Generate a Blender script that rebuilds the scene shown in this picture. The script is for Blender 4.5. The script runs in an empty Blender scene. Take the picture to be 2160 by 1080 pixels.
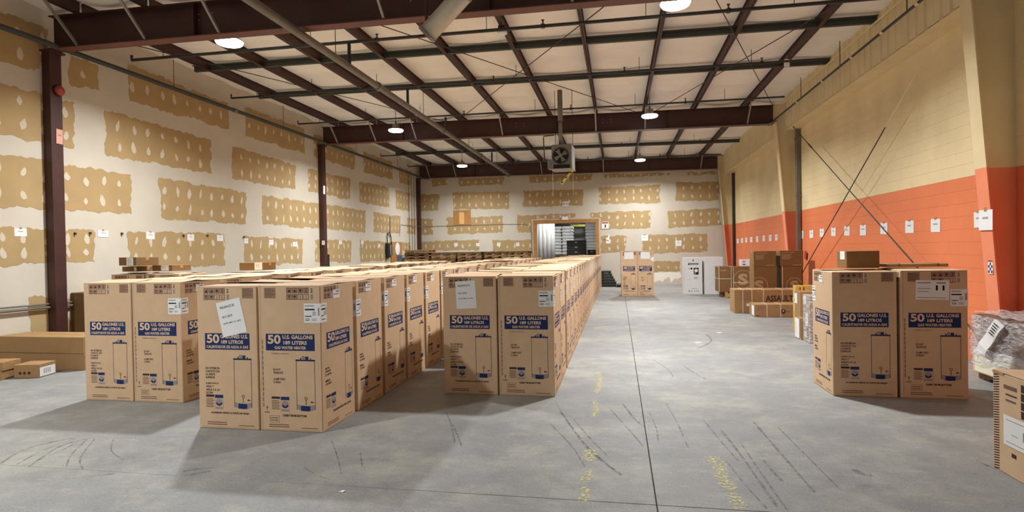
import bpy, bmesh, math, random
from mathutils import Vector, Matrix
random.seed(7)
S = bpy.context.scene
COL = S.collection
# ------------------------------------------------------------------ camera
FPX, PITCH, ROLL, YAW, CAMH = 1207.84, -0.01106, -0.01779, 0.18247, 1.638
def cam_axes():
    cy, sy = math.cos(YAW), math.sin(YAW)
    r = Vector((cy, sy, 0)); fw = Vector((-sy, cy, 0)); up = Vector((0, 0, 1))
    cp, sp = math.cos(PITCH), math.sin(PITCH)
    f2 = fw*cp + up*sp; u2 = up*cp - fw*sp
    cr, sr = math.cos(ROLL), math.sin(ROLL)
    return r*cr + u2*sr, u2*cr - r*sr, f2
RX, UX, FX = cam_axes()
cd = bpy.data.cameras.new('camera'); cam = bpy.data.objects.new('camera', cd); COL.objects.link(cam)
cd.sensor_width = 36; cd.lens = 36*FPX/2160; cd.clip_start = .05; cd.clip_end = 200
M = Matrix((RX, UX, -FX)).transposed().to_4x4(); M.translation = Vector((0, 0, CAMH))
cam.matrix_world = M
S.camera = cam
# ------------------------------------------------------------------ exposure, world
vs = S.view_settings
vs.view_transform = 'Standard'; vs.look = 'None'; vs.gamma = 1; vs.use_curve_mapping = False
vs.exposure = 0.0
LAMP = 315.0          # watts of light from one high bay lamp
LAMP_COL = (.955, .98, 1.0)
w = bpy.data.worlds.new('world'); S.world = w; w.use_nodes = True
bg = w.node_tree.nodes['Background']; bg.inputs[0].default_value = (.96, .97, 1.0, 1); bg.inputs[1].default_value = 0.26
# measured points of the photograph turned into points on real planes
def ray(px, py): return RX*((px-1080)/FPX) + UX*((540-py)/FPX) + FX
def _at(px, py, v, i):
    d = ray(px, py); o = Vector((0, 0, CAMH)); t = (v-o[i])/d[i]; return o + d*t
def atx(px, py, x): return _at(px, py, x, 0)
def aty(px, py, y): return _at(px, py, y, 1)
def atz(px, py, z): return _at(px, py, z, 2)
# ------------------------------------------------------------------ materials
def srgb(r, g, b):
    f = lambda c: (c/255/12.92) if c/255 <= .04045 else ((c/255+.055)/1.055)**2.4
    return (f(r), f(g), f(b))
def mat(name, c, rough=.6, metal=0, var=.12, scale=4, bump=0, bscale=60, rnd=0, c2=None, emit=0, spec=.5, detail=4):
    m = bpy.data.materials.new(name); m.use_nodes = True
    nt = m.node_tree; N = nt.nodes; L = nt.links; b = N['Principled BSDF']
    b.inputs['Roughness'].default_value = rough; b.inputs['Metallic'].default_value = metal
    b.inputs['Specular IOR Level'].default_value = spec
    if emit:
        b.inputs['Base Color'].default_value = (*c, 1)
        b.inputs['Emission Color'].default_value = (*c, 1); b.inputs['Emission Strength'].default_value = emit
        return m
    g = N.new('ShaderNodeNewGeometry')
    n = N.new('ShaderNodeTexNoise'); n.inputs['Scale'].default_value = scale; n.inputs['Detail'].default_value = detail
    L.new(g.outputs['Position'], n.inputs['Vector'])
    mx = N.new('ShaderNodeMix'); mx.data_type = 'RGBA'
    lo = tuple(v*(1-var) for v in c); hi = c2 if c2 else tuple(min(1, v*(1+var)) for v in c)
    mx.inputs[6].default_value = (*lo, 1); mx.inputs[7].default_value = (*hi, 1)
    mr = N.new('ShaderNodeMapRange'); mr.inputs['From Min'].default_value = .3; mr.inputs['From Max'].default_value = .7
    L.new(n.outputs['Fac'], mr.inputs['Value']); L.new(mr.outputs['Result'], mx.inputs[0])
    out = mx.outputs[2]
    if rnd:
        oi = N.new('ShaderNodeObjectInfo'); hv = N.new('ShaderNodeHueSaturation')
        m2 = N.new('ShaderNodeMapRange'); m2.inputs['To Min'].default_value = 1-rnd; m2.inputs['To Max'].default_value = 1+rnd
        L.new(oi.outputs['Random'], m2.inputs['Value']); L.new(m2.outputs['Result'], hv.inputs['Value'])
        L.new(out, hv.inputs['Color']); out = hv.outputs['Color']
    L.new(out, b.inputs['Base Color'])
    if bump:
        n2 = N.new('ShaderNodeTexNoise'); n2.inputs['Scale'].default_value = bscale; n2.inputs['Detail'].default_value = 3
        L.new(g.outputs['Position'], n2.inputs['Vector'])
        bp = N.new('ShaderNodeBump'); bp.inputs['Strength'].default_value = bump; bp.inputs['Distance'].default_value = .01
        L.new(n2.outputs['Fac'], bp.inputs['Height']); L.new(bp.outputs['Normal'], b.inputs['Normal'])
    return m
KRAFT = mat('kraft_board', srgb(209, 177, 142), .75, var=.04, scale=9, rnd=.05, spec=.25)
KRAFT_D = mat('dark_kraft_board', srgb(160, 126, 86), .75, var=.05, scale=9, rnd=.05, spec=.25)
KRAFT_S = mat('brown_carton_board', srgb(126, 95, 60), .7, var=.05, scale=9, rnd=.03, spec=.25)
FLAP = mat('kraft_flap', srgb(210, 180, 146), .7, var=.05, scale=9, rnd=.06, spec=.25)
BLUE = mat('blue_ink', srgb(33, 50, 94), .7, var=.03, spec=.2)
INK = mat('dark_ink', srgb(66, 50, 46), .75, var=.03, spec=.2)
INK_L = mat('faded_ink', srgb(118, 92, 76), .75, var=.03, spec=.2)
GREYINK = mat('grey_ink', srgb(150, 140, 140), .75, var=.03, spec=.2)
TAN = mat('unprinted_board', srgb(220, 190, 160), .75, var=.03, spec=.2)
WHITE = mat('white_paper', srgb(232, 232, 230), .7, var=.02, spec=.3)
BLACK = mat('black_ink', srgb(35, 35, 38), .7, var=.02, spec=.2)
TAPE = mat('tan_tape', srgb(176, 132, 84), .35, var=.05)
BAND = mat('white_strap', srgb(225, 205, 175), .4, var=.03)
YBAND = mat('yellow_strap', srgb(225, 190, 70), .4, var=.05)
MAROON = mat('maroon_steel_paint', srgb(64, 33, 27), .55, var=.15, scale=3)
MAROON_F = mat('bounce_lit_maroon', srgb(98, 54, 43), .55, var=.15, scale=3)  # same maroon paint, lightened to imitate floor light bouncing onto the lower flanges
GALV = mat('galvanised_steel', srgb(150, 145, 138), .45, .5, var=.12, scale=6)
GREENSTEEL = mat('grey_green_steel', srgb(62, 66, 60), .6, var=.12, scale=3)
BLACKPIPE = mat('black_pipe', srgb(46, 46, 44), .5, var=.1)
GREYPIPE = mat('grey_pipe', srgb(118, 112, 104), .5, .3, var=.12, scale=5)
MUD = mat('joint_compound', srgb(202, 194, 178), .85, var=.05, scale=1.6, bump=.12, bscale=25, spec=.2)
BOARD = mat('bare_drywall', srgb(175, 149, 106), .85, var=.06, scale=2.2, bump=.06, bscale=30, spec=.2)
SPOT = mat('filled_screw', srgb(208, 196, 174), .85, var=.04, spec=.2)
CREAM = mat('cream_masonry_paint', srgb(234, 213, 167), .65, var=.08, scale=1.3, bump=.25, bscale=70)
ORANGE = mat('orange_masonry_paint', srgb(228, 127, 80), .6, var=.06, scale=1.3, bump=.25, bscale=70)
CREAM_S = mat('cream_steel_paint', srgb(226, 206, 162), .5, var=.06, scale=2)
ORANGE_S = mat('lamplit_orange_paint', srgb(238, 142, 104), .5, var=.05, scale=2)  # same orange as the wall, lightened for lamplight falling on the columns
INSUL = mat('white_faced_insulation', srgb(242, 236, 226), .7, var=.04, scale=2, bump=.2, bscale=14)
WOOD = mat('pallet_wood', srgb(172, 134, 88), .8, var=.2, scale=8, rnd=.18)
OLDWOOD = mat('weathered_pallet_wood', srgb(120, 92, 62), .85, var=.25, scale=8, rnd=.3)
PLY = mat('orange_plywood', srgb(172, 122, 66), .65, var=.12, scale=6)
PLY_L = mat('pale_plank', srgb(222, 172, 104), .65, var=.1, scale=6)
WRAPWHITE = mat('white_wrapped_sack', srgb(226, 226, 224), .3, var=.05, bump=.5, bscale=18)
BLKPLASTIC = mat('black_plastic', srgb(28, 34, 34), .45, var=.1)
GREYBOX = mat('grey_enamel', srgb(120, 126, 132), .5, var=.05)
RED = mat('red_paint', srgb(158, 62, 46), .4, var=.05)
HEATSHEET = mat('heater_sheet_metal', srgb(132, 128, 122), .4, .3, var=.06)
DARK = mat('dark_cavity', srgb(24, 22, 22), .8, var=.05)
YELLOW = mat('yellow_paint', srgb(226, 210, 100), .6, var=.1)
WHITEBOX = mat('white_carton_board', srgb(232, 232, 232), .6, var=.02)
GREYWALL = mat('far_room_paint', srgb(170, 168, 164), .8, var=.05)
REFR = mat('glowing_refractor', (.95, .97, 1.0), emit=9)
LENS = mat('lamp_diffuser', (.93, .97, 1.0), emit=14)
def alpha_mat(name, c, fac, scale, lo=.4, hi=.62):
    m = bpy.data.materials.new(name); m.use_nodes = True
    nt = m.node_tree; N = nt.nodes; L = nt.links; b = N['Principled BSDF']
    b.inputs['Base Color'].default_value = (*c, 1); b.inputs['Roughness'].default_value = .6
    g = N.new('ShaderNodeNewGeometry'); n = N.new('ShaderNodeTexNoise'); n.inputs['Scale'].default_value = scale
    n.inputs['Detail'].default_value = 5
    mr = N.new('ShaderNodeMapRange'); mr.inputs['From Min'].default_value = lo; mr.inputs['From Max'].default_value = hi
    mr.inputs['To Max'].default_value = fac
    L.new(g.outputs['Position'], n.inputs['Vector']); L.new(n.outputs['Fac'], mr.inputs['Value'])
    L.new(mr.outputs['Result'], b.inputs['Alpha'])
    return m
TYRE = alpha_mat('tyre_rubber_mark', srgb(76, 76, 80), .55, 16, .34, .72)
LINEPAINT = alpha_mat('worn_yellow_line', srgb(216, 204, 140), .8, 38, .44, .6)
def concrete():
    m = bpy.data.materials.new('floor_concrete'); m.use_nodes = True
    nt = m.node_tree; N = nt.nodes; L = nt.links; b = N['Principled BSDF']
    g = N.new('ShaderNodeNewGeometry')
    def noise(s, d, rough=.6, stretch=None):
        n = N.new('ShaderNodeTexNoise'); n.inputs['Scale'].default_value = s; n.inputs['Detail'].default_value = d
        n.inputs['Roughness'].default_value = rough
        if stretch:
            mp = N.new('ShaderNodeMapping'); mp.inputs['Scale'].default_value = stretch
            L.new(g.outputs['Position'], mp.inputs['Vector']); L.new(mp.outputs['Vector'], n.inputs['Vector'])
        else: L.new(g.outputs['Position'], n.inputs['Vector'])
        return n
    def ramp(n, a, b_):
        r = N.new('ShaderNodeMapRange'); r.inputs['From Min'].default_value = a; r.inputs['From Max'].default_value = b_
        L.new(n.outputs['Fac'], r.inputs['Value']); return r.outputs['Result']
    def mix(f, a, c, amt=None, blend='MIX'):
        x = N.new('ShaderNodeMix'); x.data_type = 'RGBA'; x.blend_type = blend
        if f is None: x.inputs[0].default_value = amt
        else: L.new(f, x.inputs[0])
        for i, v in ((6, a), (7, c)):
            if isinstance(v, tuple): x.inputs[i].default_value = (*v, 1)
            else: L.new(v, x.inputs[i])
        return x.outputs[2]
    base = mix(ramp(noise(.45, 5), .38, .62), srgb(135, 136, 136), srgb(149, 149, 144))
    base = mix(ramp(noise(3.2, 8, .7), .3, .72), mix(None, base, srgb(96, 96, 98), .42), base)
    base = mix(ramp(noise(2.2, 7, .7, (.8, 1.2, 1)), .52, .76), base, srgb(162, 160, 148))
    base = mix(ramp(noise(26, 6, .8), .60, .78), base, srgb(104, 104, 104))
    base = mix(ramp(noise(.9, 6, .75), .50, .66), base, mix(None, base, srgb(180, 178, 164), .5))
    base = mix(ramp(noise(1.7, 7, .8), .55, .72), base, mix(None, base, srgb(84, 86, 90), .45))
    base = mix(ramp(noise(70, 4, .7), .35, .7), mix(None, base, srgb(92, 92, 92), .22), mix(None, base, srgb(214, 212, 204), .16))
    base = mix(ramp(noise(9, 5, .8, (.35, 1.6, 1)), .58, .74), base, mix(None, base, srgb(192, 190, 180), .45))
    L.new(base, b.inputs['Base Color'])
    r = N.new('ShaderNodeMapRange'); r.inputs['To Min'].default_value = .42; r.inputs['To Max'].default_value = .7
    L.new(noise(2.5, 5).outputs['Fac'], r.inputs['Value']); L.new(r.outputs['Result'], b.inputs['Roughness'])
    bp = N.new('ShaderNodeBump'); bp.inputs['Strength'].default_value = .12; bp.inputs['Distance'].default_value = .01
    L.new(noise(40, 6).outputs['Fac'], bp.inputs['Height']); L.new(bp.outputs['Normal'], b.inputs['Normal'])
    b.inputs['Specular IOR Level'].default_value = .35
    return m
CONCRETE = concrete()
def film():
    m = bpy.data.materials.new('stretch_film'); m.use_nodes = True
    nt = m.node_tree; N = nt.nodes; L = nt.links; b = N['Principled BSDF']
    b.inputs['Base Color'].default_value = (.85, .85, .87, 1); b.inputs['Roughness'].default_value = .12
    b.inputs['Specular IOR Level'].default_value = .9
    g = N.new('ShaderNodeNewGeometry')
    mp = N.new('ShaderNodeMapping'); mp.inputs['Scale'].default_value = (1, 1, 2.2); mp.inputs['Rotation'].default_value = (.5, .3, .2)
    L.new(g.outputs['Position'], mp.inputs['Vector'])
    n = N.new('ShaderNodeTexNoise'); n.inputs['Scale'].default_value = 7; n.inputs['Detail'].default_value = 4; n.inputs['Distortion'].default_value = 1.5
    L.new(mp.outputs['Vector'], n.inputs['Vector'])
    bp = N.new('ShaderNodeBump'); bp.inputs['Strength'].default_value = 1; bp.inputs['Distance'].default_value = .06
    L.new(n.outputs['Fac'], bp.inputs['Height']); L.new(bp.outputs['Normal'], b.inputs['Normal'])
    mr = N.new('ShaderNodeMapRange'); mr.inputs['From Min'].default_value = .35; mr.inputs['From Max'].default_value = .75
    mr.inputs['To Min'].default_value = .2; mr.inputs['To Max'].default_value = .8  # streaky opacity raised to imitate white glare on the film
    L.new(n.outputs['Fac'], mr.inputs['Value']); L.new(mr.outputs['Result'], b.inputs['Alpha'])
    return m
FILM = film()
# ------------------------------------------------------------------ mesh helpers
class MB:
    def __init__(s): s.v = []; s.f = []; s.m = []
    def add(s, vs, fs, mi=0):
        o = len(s.v); s.v += [tuple(p) for p in vs]
        for f in fs: s.f.append(tuple(i+o for i in f)); s.m.append(mi)
        return s
    def box(s, x0, y0, z0, x1, y1, z1, mi=0, b=0):
        if x0 > x1: x0, x1 = x1, x0
        if y0 > y1: y0, y1 = y1, y0
        if z0 > z1: z0, z1 = z1, z0
        if b <= 0:
            v = [(x, y, z) for z in (z0, z1) for y in (y0, y1) for x in (x0, x1)]
            return s.add(v, [(0, 2, 3, 1), (4, 5, 7, 6), (0, 1, 5, 4), (2, 6, 7, 3), (0, 4, 6, 2), (1, 3, 7, 5)], mi)
        b = min(b, (x1-x0)*.45, (y1-y0)*.45, (z1-z0)*.45)
        bm = bmesh.new(); bmesh.ops.create_cube(bm, size=1)
        for p in bm.verts: p.co = Vector((x0+(p.co.x+.5)*(x1-x0), y0+(p.co.y+.5)*(y1-y0), z0+(p.co.z+.5)*(z1-z0)))
        bmesh.ops.bevel(bm, geom=bm.edges[:], offset=b, segments=1, affect='EDGES', profile=.5)
        bm.verts.index_update()
        s.add([p.co.copy() for p in bm.verts], [[p.index for p in f.verts] for f in bm.faces], mi); bm.free()
        return s
    def bar(s, a, b, w, h=None, mi=0, up=(0, 0, 1)):
        a = Vector(a); b = Vector(b); h = h or w; d = (b-a).normalized(); up = Vector(up)
        if abs(d.dot(up)) > .98: up = Vector((1, 0, 0))
        sd = d.cross(up).normalized()*(w/2); u = sd.cross(d).normalized()*(h/2)
        v = [p+i*sd+j*u for p in (a, b) for i, j in ((-1, -1), (1, -1), (1, 1), (-1, 1))]
        return s.add(v, [(3, 2, 1, 0), (4, 5, 6, 7), (0, 1, 5, 4), (1, 2, 6, 5), (2, 3, 7, 6), (3, 0, 4, 7)], mi)
    def tube(s, pts, r, n=10, mi=0, caps=True, r1=None):
        pts = [Vector(p) for p in pts]; rings = []; last = None
        for i, p in enumerate(pts):
            d = (pts[min(i+1, len(pts)-1)] - pts[max(i-1, 0)]).normalized()
            if last is None:
                up = Vector((0, 0, 1)) if abs(d.z) < .9 else Vector((1, 0, 0)); a = d.cross(up).normalized()
            else: a = (last - d*last.dot(d)).normalized()
            last = a; c = d.cross(a)
            rr = r if r1 is None else r+(r1-r)*i/(len(pts)-1)
            rings.append([p + (a*math.cos(2*math.pi*k/n) + c*math.sin(2*math.pi*k/n))*rr for k in range(n)])
        v = [q for R_ in rings for q in R_]; f = []
        for i in range(len(rings)-1):
            for k in range(n):
                f.append((i*n+k, i*n+(k+1) % n, (i+1)*n+(k+1) % n, (i+1)*n+k))
        if caps: f.append(tuple(range(n-1, -1, -1))); f.append(tuple((len(rings)-1)*n+k for k in range(n)))
        return s.add(v, f, mi)
    def lathe(s, prof, c=(0, 0, 0), n=20, mi=0):
        v = [(c[0]+r*math.cos(2*math.pi*k/n), c[1]+r*math.sin(2*math.pi*k/n), c[2]+z) for r, z in prof for k in range(n)]
        f = [(i*n+k, i*n+(k+1) % n, (i+1)*n+(k+1) % n, (i+1)*n+k) for i in range(len(prof)-1) for k in range(n)]
        f.append(tuple(range(n-1, -1, -1))); f.append(tuple((len(prof)-1)*n+k for k in range(n)))
        return s.add(v, f, mi)
    def prism(s, poly, d, mi=0):
        n = len(poly); d = Vector(d); a = [Vector(p) for p in poly]
        v = a + [p+d for p in a]
        f = [tuple(range(n-1, -1, -1)), tuple(range(n, 2*n))] + [(i, (i+1) % n, n+(i+1) % n, n+i) for i in range(n)]
        return s.add(v, f, mi)
    def mesh(s, name, mats, smooth=False, fix=True):
        me = bpy.data.meshes.new(name); me.from_pydata(s.v, [], s.f)
        for m in (mats if isinstance(mats, (list, tuple)) else [mats]): me.materials.append(m)
        if any(s.m): me.polygons.foreach_set('material_index', s.m)
        if fix:
            bm = bmesh.new(); bm.from_mesh(me); bmesh.ops.recalc_face_normals(bm, faces=bm.faces[:]); bm.to_mesh(me); bm.free()
        if smooth: me.shade_smooth()
        me.update(); return me
    def build(s, name, mats, parent=None, loc=None, smooth=False, fix=True):
        return put(name, s.mesh(name, mats, smooth, fix), parent, loc)
def put(name, me, parent=None, loc=None, rotz=0):
    o = bpy.data.objects.new(name, me); COL.objects.link(o)
    if parent: o.parent = parent
    if loc is not None: o.location = loc
    if rotz: o.rotation_euler = (0, 0, rotz)
    return o
def tag(o, label, cat, group=None):
    o['label'] = label; o['category'] = cat
    if group: o['group'] = group
    return o
def struct(o, label=None):
    o['kind'] = 'structure'
    if label: o['label'] = label
    return o
def stuff(o): o['kind'] = 'stuff'; return o
def thing(name, label, cat, loc=(0, 0, 0), rotz=0, group=None):
    return tag(put(name, None, None, loc, rotz), label, cat, group)
ORD = ['', 'first', 'second', 'third', 'fourth', 'fifth', 'sixth', 'seventh', 'eighth', 'ninth', 'tenth', 'eleventh', 'twelfth', 'thirteenth',
       'fourteenth', 'fifteenth', 'sixteenth', 'seventeenth', 'eighteenth', 'nineteenth', 'twentieth', 'twenty-first', 'twenty-second',
       'twenty-third', 'twenty-fourth', 'twenty-fifth', 'twenty-sixth', 'twenty-seventh', 'twenty-eighth']
# lettering turned into flat outlines, fitted to a rectangle
_tc = {}
def glyphs(txt, bold):
    k = (txt, bold)
    if k not in _tc:
        cu = bpy.data.curves.new('lettering', 'FONT'); cu.body = txt; cu.size = 1; cu.fill_mode = 'FRONT'
        cu.resolution_u = 4 if len(txt) < 4 else 2; cu.offset = bold
        o = bpy.data.objects.new('lettering', cu); me = o.to_mesh()
        v = [(p.co.x, p.co.y) for p in me.vertices]; f = [tuple(p.vertices) for p in me.polygons]
        o.to_mesh_clear(); bpy.data.objects.remove(o); bpy.data.curves.remove(cu)
        x0 = min(p[0] for p in v); x1 = max(p[0] for p in v); y0 = min(p[1] for p in v); y1 = max(p[1] for p in v)
        _tc[k] = ([((a-x0)/(x1-x0), (b-y0)/max(y1-y0, 1e-6)) for a, b in v], f)
    return _tc[k]
class Sheet:
    """flat print on one face: shapes in metres, layered by 0.4 mm"""
    def __init__(s, mb, o, U, V, N, W=1, H=1):
        s.mb = mb; s.o = Vector(o); s.U = Vector(U); s.V = Vector(V); s.N = Vector(N); s.W = W; s.H = H
    def p(s, u, v, l): return s.o + s.U*(u*s.W) + s.V*(v*s.H) + s.N*(.0004+.0004*l)
    def poly(s, pts, mi, l=1):
        if max(q[0] for q in pts) > 1.002 or min(q[0] for q in pts) < -.002: return
        s.mb.add([s.p(u, v, l) for u, v in pts], [tuple(range(len(pts)))], mi)
    def rect(s, u0, v0, u1, v1, mi, l=1): s.poly([(u0, v0), (u1, v0), (u1, v1), (u0, v1)], mi, l)
    def frame(s, u0, v0, u1, v1, t, mi, l=1):
        tu = t/s.W; tv = t/s.H
        s.rect(u0, v0, u1, v0+tv, mi, l); s.rect(u0, v1-tv, u1, v1, mi, l); s.rect(u0, v0+tv, u0+tu, v1-tv, mi, l); s.rect(u1-tu, v0+tv, u1, v1-tv, mi, l)
    def disc(s, u, v, r, mi, l=1, n=16, r0=0, a0=0, a1=360):
        pts = [(u/s.W+r*math.cos(math.radians(a0+(a1-a0)*k/n))/s.W, v/s.H+r*math.sin(math.radians(a0+(a1-a0)*k/n))/s.H) for k in range(n+1)]
        if r0:
            q = [(u/s.W+r0*math.cos(math.radians(a0+(a1-a0)*k/n))/s.W, v/s.H+r0*math.sin(math.radians(a0+(a1-a0)*k/n))/s.H) for k in range(n+1)]
            for k in range(n): s.poly([q[k], pts[k], pts[k+1], q[k+1]], mi, l)
        else: s.poly(pts if a1-a0 < 360 else pts[:-1], mi, l)
    def text(s, t, u0, v0, u1, v1, mi, l=2, bold=.02):
        v, f = glyphs(t, bold)
        s.mb.add([s.p(u0+a*(u1-u0), v0+b*(v1-v0), l) for a, b in v], f, mi)
def faces(w, d, h):
    X, Y, Z = Vector((1, 0, 0)), Vector((0, 1, 0)), Vector((0, 0, 1))
    return {'F': ((0, 0, 0), X, Z, -Y, w, h), 'R': ((w, 0, 0), Y, Z, X, d, h), 'B': ((w, d, 0), -X, Z, Y, w, h),
            'L': ((0, d, 0), -Y, Z, -X, d, h), 'T': ((0, 0, h), X, Y, Z, w, d)}
# ------------------------------------------------------------------ the building shell
XL, XR, YB = -9.15, 4.80, 25.8          # wall faces
FR = (7.9, 16.6, 25.45)                 # frame lines
ZO = 2.54                               # top of the orange paint
def zbot(x): return 5.02 - .0085*(x+8.9)
def ztop(x): return 5.555 - .0105*(x+8.9)
# floor: slabs with open joints over a dark base
floor = struct(MB().box(XL-.4, -5, -.2, 6.5, 37, -.02).build('floor', mat('joint_filler', srgb(70, 68, 66), .8)), 'grey warehouse concrete floor with tyre marks and saw-cut joints')
fx = [XL-.3, .22, 6.4]; fy = [-5, 3.72, 8.55, 13.4, 18.2, 23.05, 25.9, 31, 36.9]
for i in range(2):
    for j in range(len(fy)-1):
        struct(MB().box(fx[i]+.0032, fy[j]+.0025, -.1, fx[i+1]-.0032, fy[j+1]-.0025, 0, b=.003).build('slab', CONCRETE, floor))
def ribbon(pts, wd, jit=0):
    n = len(pts); v = []; f = []
    for i, p in enumerate(pts):
        d = (pts[min(i+1, n-1)]-pts[max(i-1, 0)]); d.z = 0; d.normalize(); s = Vector((-d.y, d.x, 0))
        ww = wd*(.5 if i in (0, n-1) else 1)*random.uniform(1-jit, 1+jit)/2
        v += [p+s*ww, p-s*ww]
    for i in range(n-1): f.append((2*i, 2*i+1, 2*i+3, 2*i+2))
    return v, f
def curve_pts(px, z, n=10):
    P = [atz(x, y, z) for x, y in px]
    if len(P) == 2: P = [P[0], (P[0]+P[1])/2 + Vector((.02, .02, 0)), P[1]]
    out = []
    for i in range(len(P)-1):
        a = P[max(i-1, 0)]; b = P[i]; c = P[i+1]; d = P[min(i+2, len(P)-1)]
        for k in range(n):
            t = k/n
            out.append(.5*((2*b)+(c-a)*t+(2*a-5*b+4*c-d)*t*t+(-a+3*b-3*c+d)*t**3))
    return out + [P[-1]]
mk = MB()
for wd, *px in [
    (.022, (1180, 865), (1240, 945), (1310, 1002)), (.014, (1160, 893), (1205, 940), (1235, 985)), (.02, (1230, 935), (1258, 960), (1312, 1003)),
    (.014, (1210, 885), (1250, 930), (1280, 960)), (.014, (1285, 860), (1330, 910), (1360, 945)), (.02, (1314, 852), (1340, 885), (1360, 900)),
    (.014, (1370, 870), (1385, 905), (1388, 930)), (.012, (1405, 850), (1430, 895), (1452, 945)), (.02, (1520, 905), (1570, 970), (1640, 1070)),
    (.014, (1560, 930), (1600, 990), (1660, 1075)), (.02, (1590, 890), (1650, 960), (1720, 1040)), (.012, (1640, 900), (1700, 960), (1775, 1035)),
    (.012, (1530, 970), (1570, 1020), (1620, 1075)), (.02, (1610, 970), (1640, 1005), (1652, 1015)), (.012, (1480, 880), (1520, 930), (1560, 975)),
    (.02, (0, 978), (60, 945), (170, 920)), (.014, (35, 980), (90, 950), (160, 925)), (.014, (45, 983), (130, 950), (165, 930)),
    (.02, (60, 985), (130, 940), (200, 922)), (.02, (385, 995), (410, 990), (460, 985)), (.03, (390, 1003), (420, 998), (445, 993)),
    (.012, (125, 1012), (190, 1004), (240, 999)), (.012, (640, 985), (670, 1003), (695, 1010)), (.014, (955, 895), (970, 930), (975, 945)),
    (.012, (700, 930), (712, 965), (720, 1000)), (.012, (760, 955), (763, 975), (764, 985)), (.014, (940, 870), (950, 890), (960, 935)),
    (.02, (1440, 770), (1470, 790), (1490, 800)), (.014, (1380, 760), (1410, 780), (1420, 795)), (.012, (1170, 845), (1195, 885), (1210, 905)),
    (.05, (1800, 990), (1820, 1000), (1840, 1003)), (.02, (2060, 970), (2090, 985), (2120, 990)), (.012, (200, 925), (170, 965), (175, 990)),
    (.012, (185, 925), (150, 960), (140, 985)), (.012, (240, 925), (235, 950), (260, 970)), (.04, (1490, 705), (1500, 720), (1470, 735))]:
    v, f = ribbon(curve_pts(px, .0012), wd, .25); mk.add(v, f)
stuff(mk.build('tyre_mark', TYRE, floor))
mk = MB()
for px, wd in ((((1239, 948), (1238, 972)), .1), (((1237, 990), (1231, 1018)), .07), (((1230, 1025), (1227, 1060)), .06),
               (((1502, 962), (1522, 1008)), .1), (((1518, 1005), (1536, 1035)), .1), (((1538, 1040), (1560, 1076)), .09),
               (((1264, 785), (1258, 830)), .06), (((1255, 845), (1251, 880)), .05)):
    v, f = ribbon(curve_pts(px, .0016, 6), wd, .3); mk.add(v, f)
stuff(mk.build('worn_line_paint', LINEPAINT, floor))
# ceiling: sagging faced insulation between the purlins
PX = [-8.48, -7.22, -5.92, -4.56, -3.26, -1.90, -.55, .81, 2.16, 3.52]
def ceiling():
    nx, ny = 150, 260; x0, x1, y0, y1 = XL-.2, 5.6, -5.0, YB+.1
    edges = [XL-.2]+PX+[5.6]; v = []; f = []
    for j in range(ny+1):
        y = y0+(y1-y0)*j/ny
        for i in range(nx+1):
            x = x0+(x1-x0)*i/nx
            k = max(q for q in range(len(edges)-1) if edges[q] <= x+1e-6); t = (x-edges[k])/(edges[k+1]-edges[k])
            a = math.sin(math.pi*max(0, min(1, t)))
            fr = min(abs(y-q) for q in FR)
            z = ztop(x)+.205 - a*(.03+.017*math.sin(y*5.1+k*1.7)+.013*math.sin(y*9.7+k*2.9+math.sin(y*1.3)*2)) - a*.09*math.exp(-(fr/.5)**2)
            v.append((x, y, z))
    for j in range(ny):
        for i in range(nx):
            a = j*(nx+1)+i; f.append((a, a+1, a+nx+2, a+nx+1))
    o = MB().add(v, f).build('ceiling', INSUL, smooth=True, fix=False)
    return struct(o, 'white faced insulation sagging between the roof purlins')
ceiling()
# left and back walls with joint compound over drywall
wall_left = struct(MB().box(XL-.2, -5, 0, XL, YB+.2, 5.85).build('wall_left', MUD), 'unpainted drywall wall with taped joints and filled screws')
DO = (-3.73, -.82, 2.93)      # opening in the back wall: x0, x1, top
bw = MB()
bw.box(XL-.2, YB, 0, DO[0], YB+.2, 5.85).box(DO[1], YB, 0, 6.0, YB+.2, 5.85).box(DO[0], YB, DO[2], DO[1], YB+.2, 5.85)
wall_back = struct(bw.build('wall_back', MUD), 'unpainted drywall end wall with taped joints around the opening')
def rag(pts, n, step=.05, amp=.026):
    """outline with torn trowel edges, in the plane's own two axes"""
    out = []
    for i, p in enumerate(pts):
        q = pts[(i+1) % len(pts)]; d = (q-p); L_ = d.length; k = max(1, int(L_/step)); nn = n.cross(d).normalized()
        wob = 0
        for j in range(k):
            wob = wob*.6 + random.uniform(-amp, amp)
            out.append(p + d*(j/k) + nn*(wob if j else 0))
    return out
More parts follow.
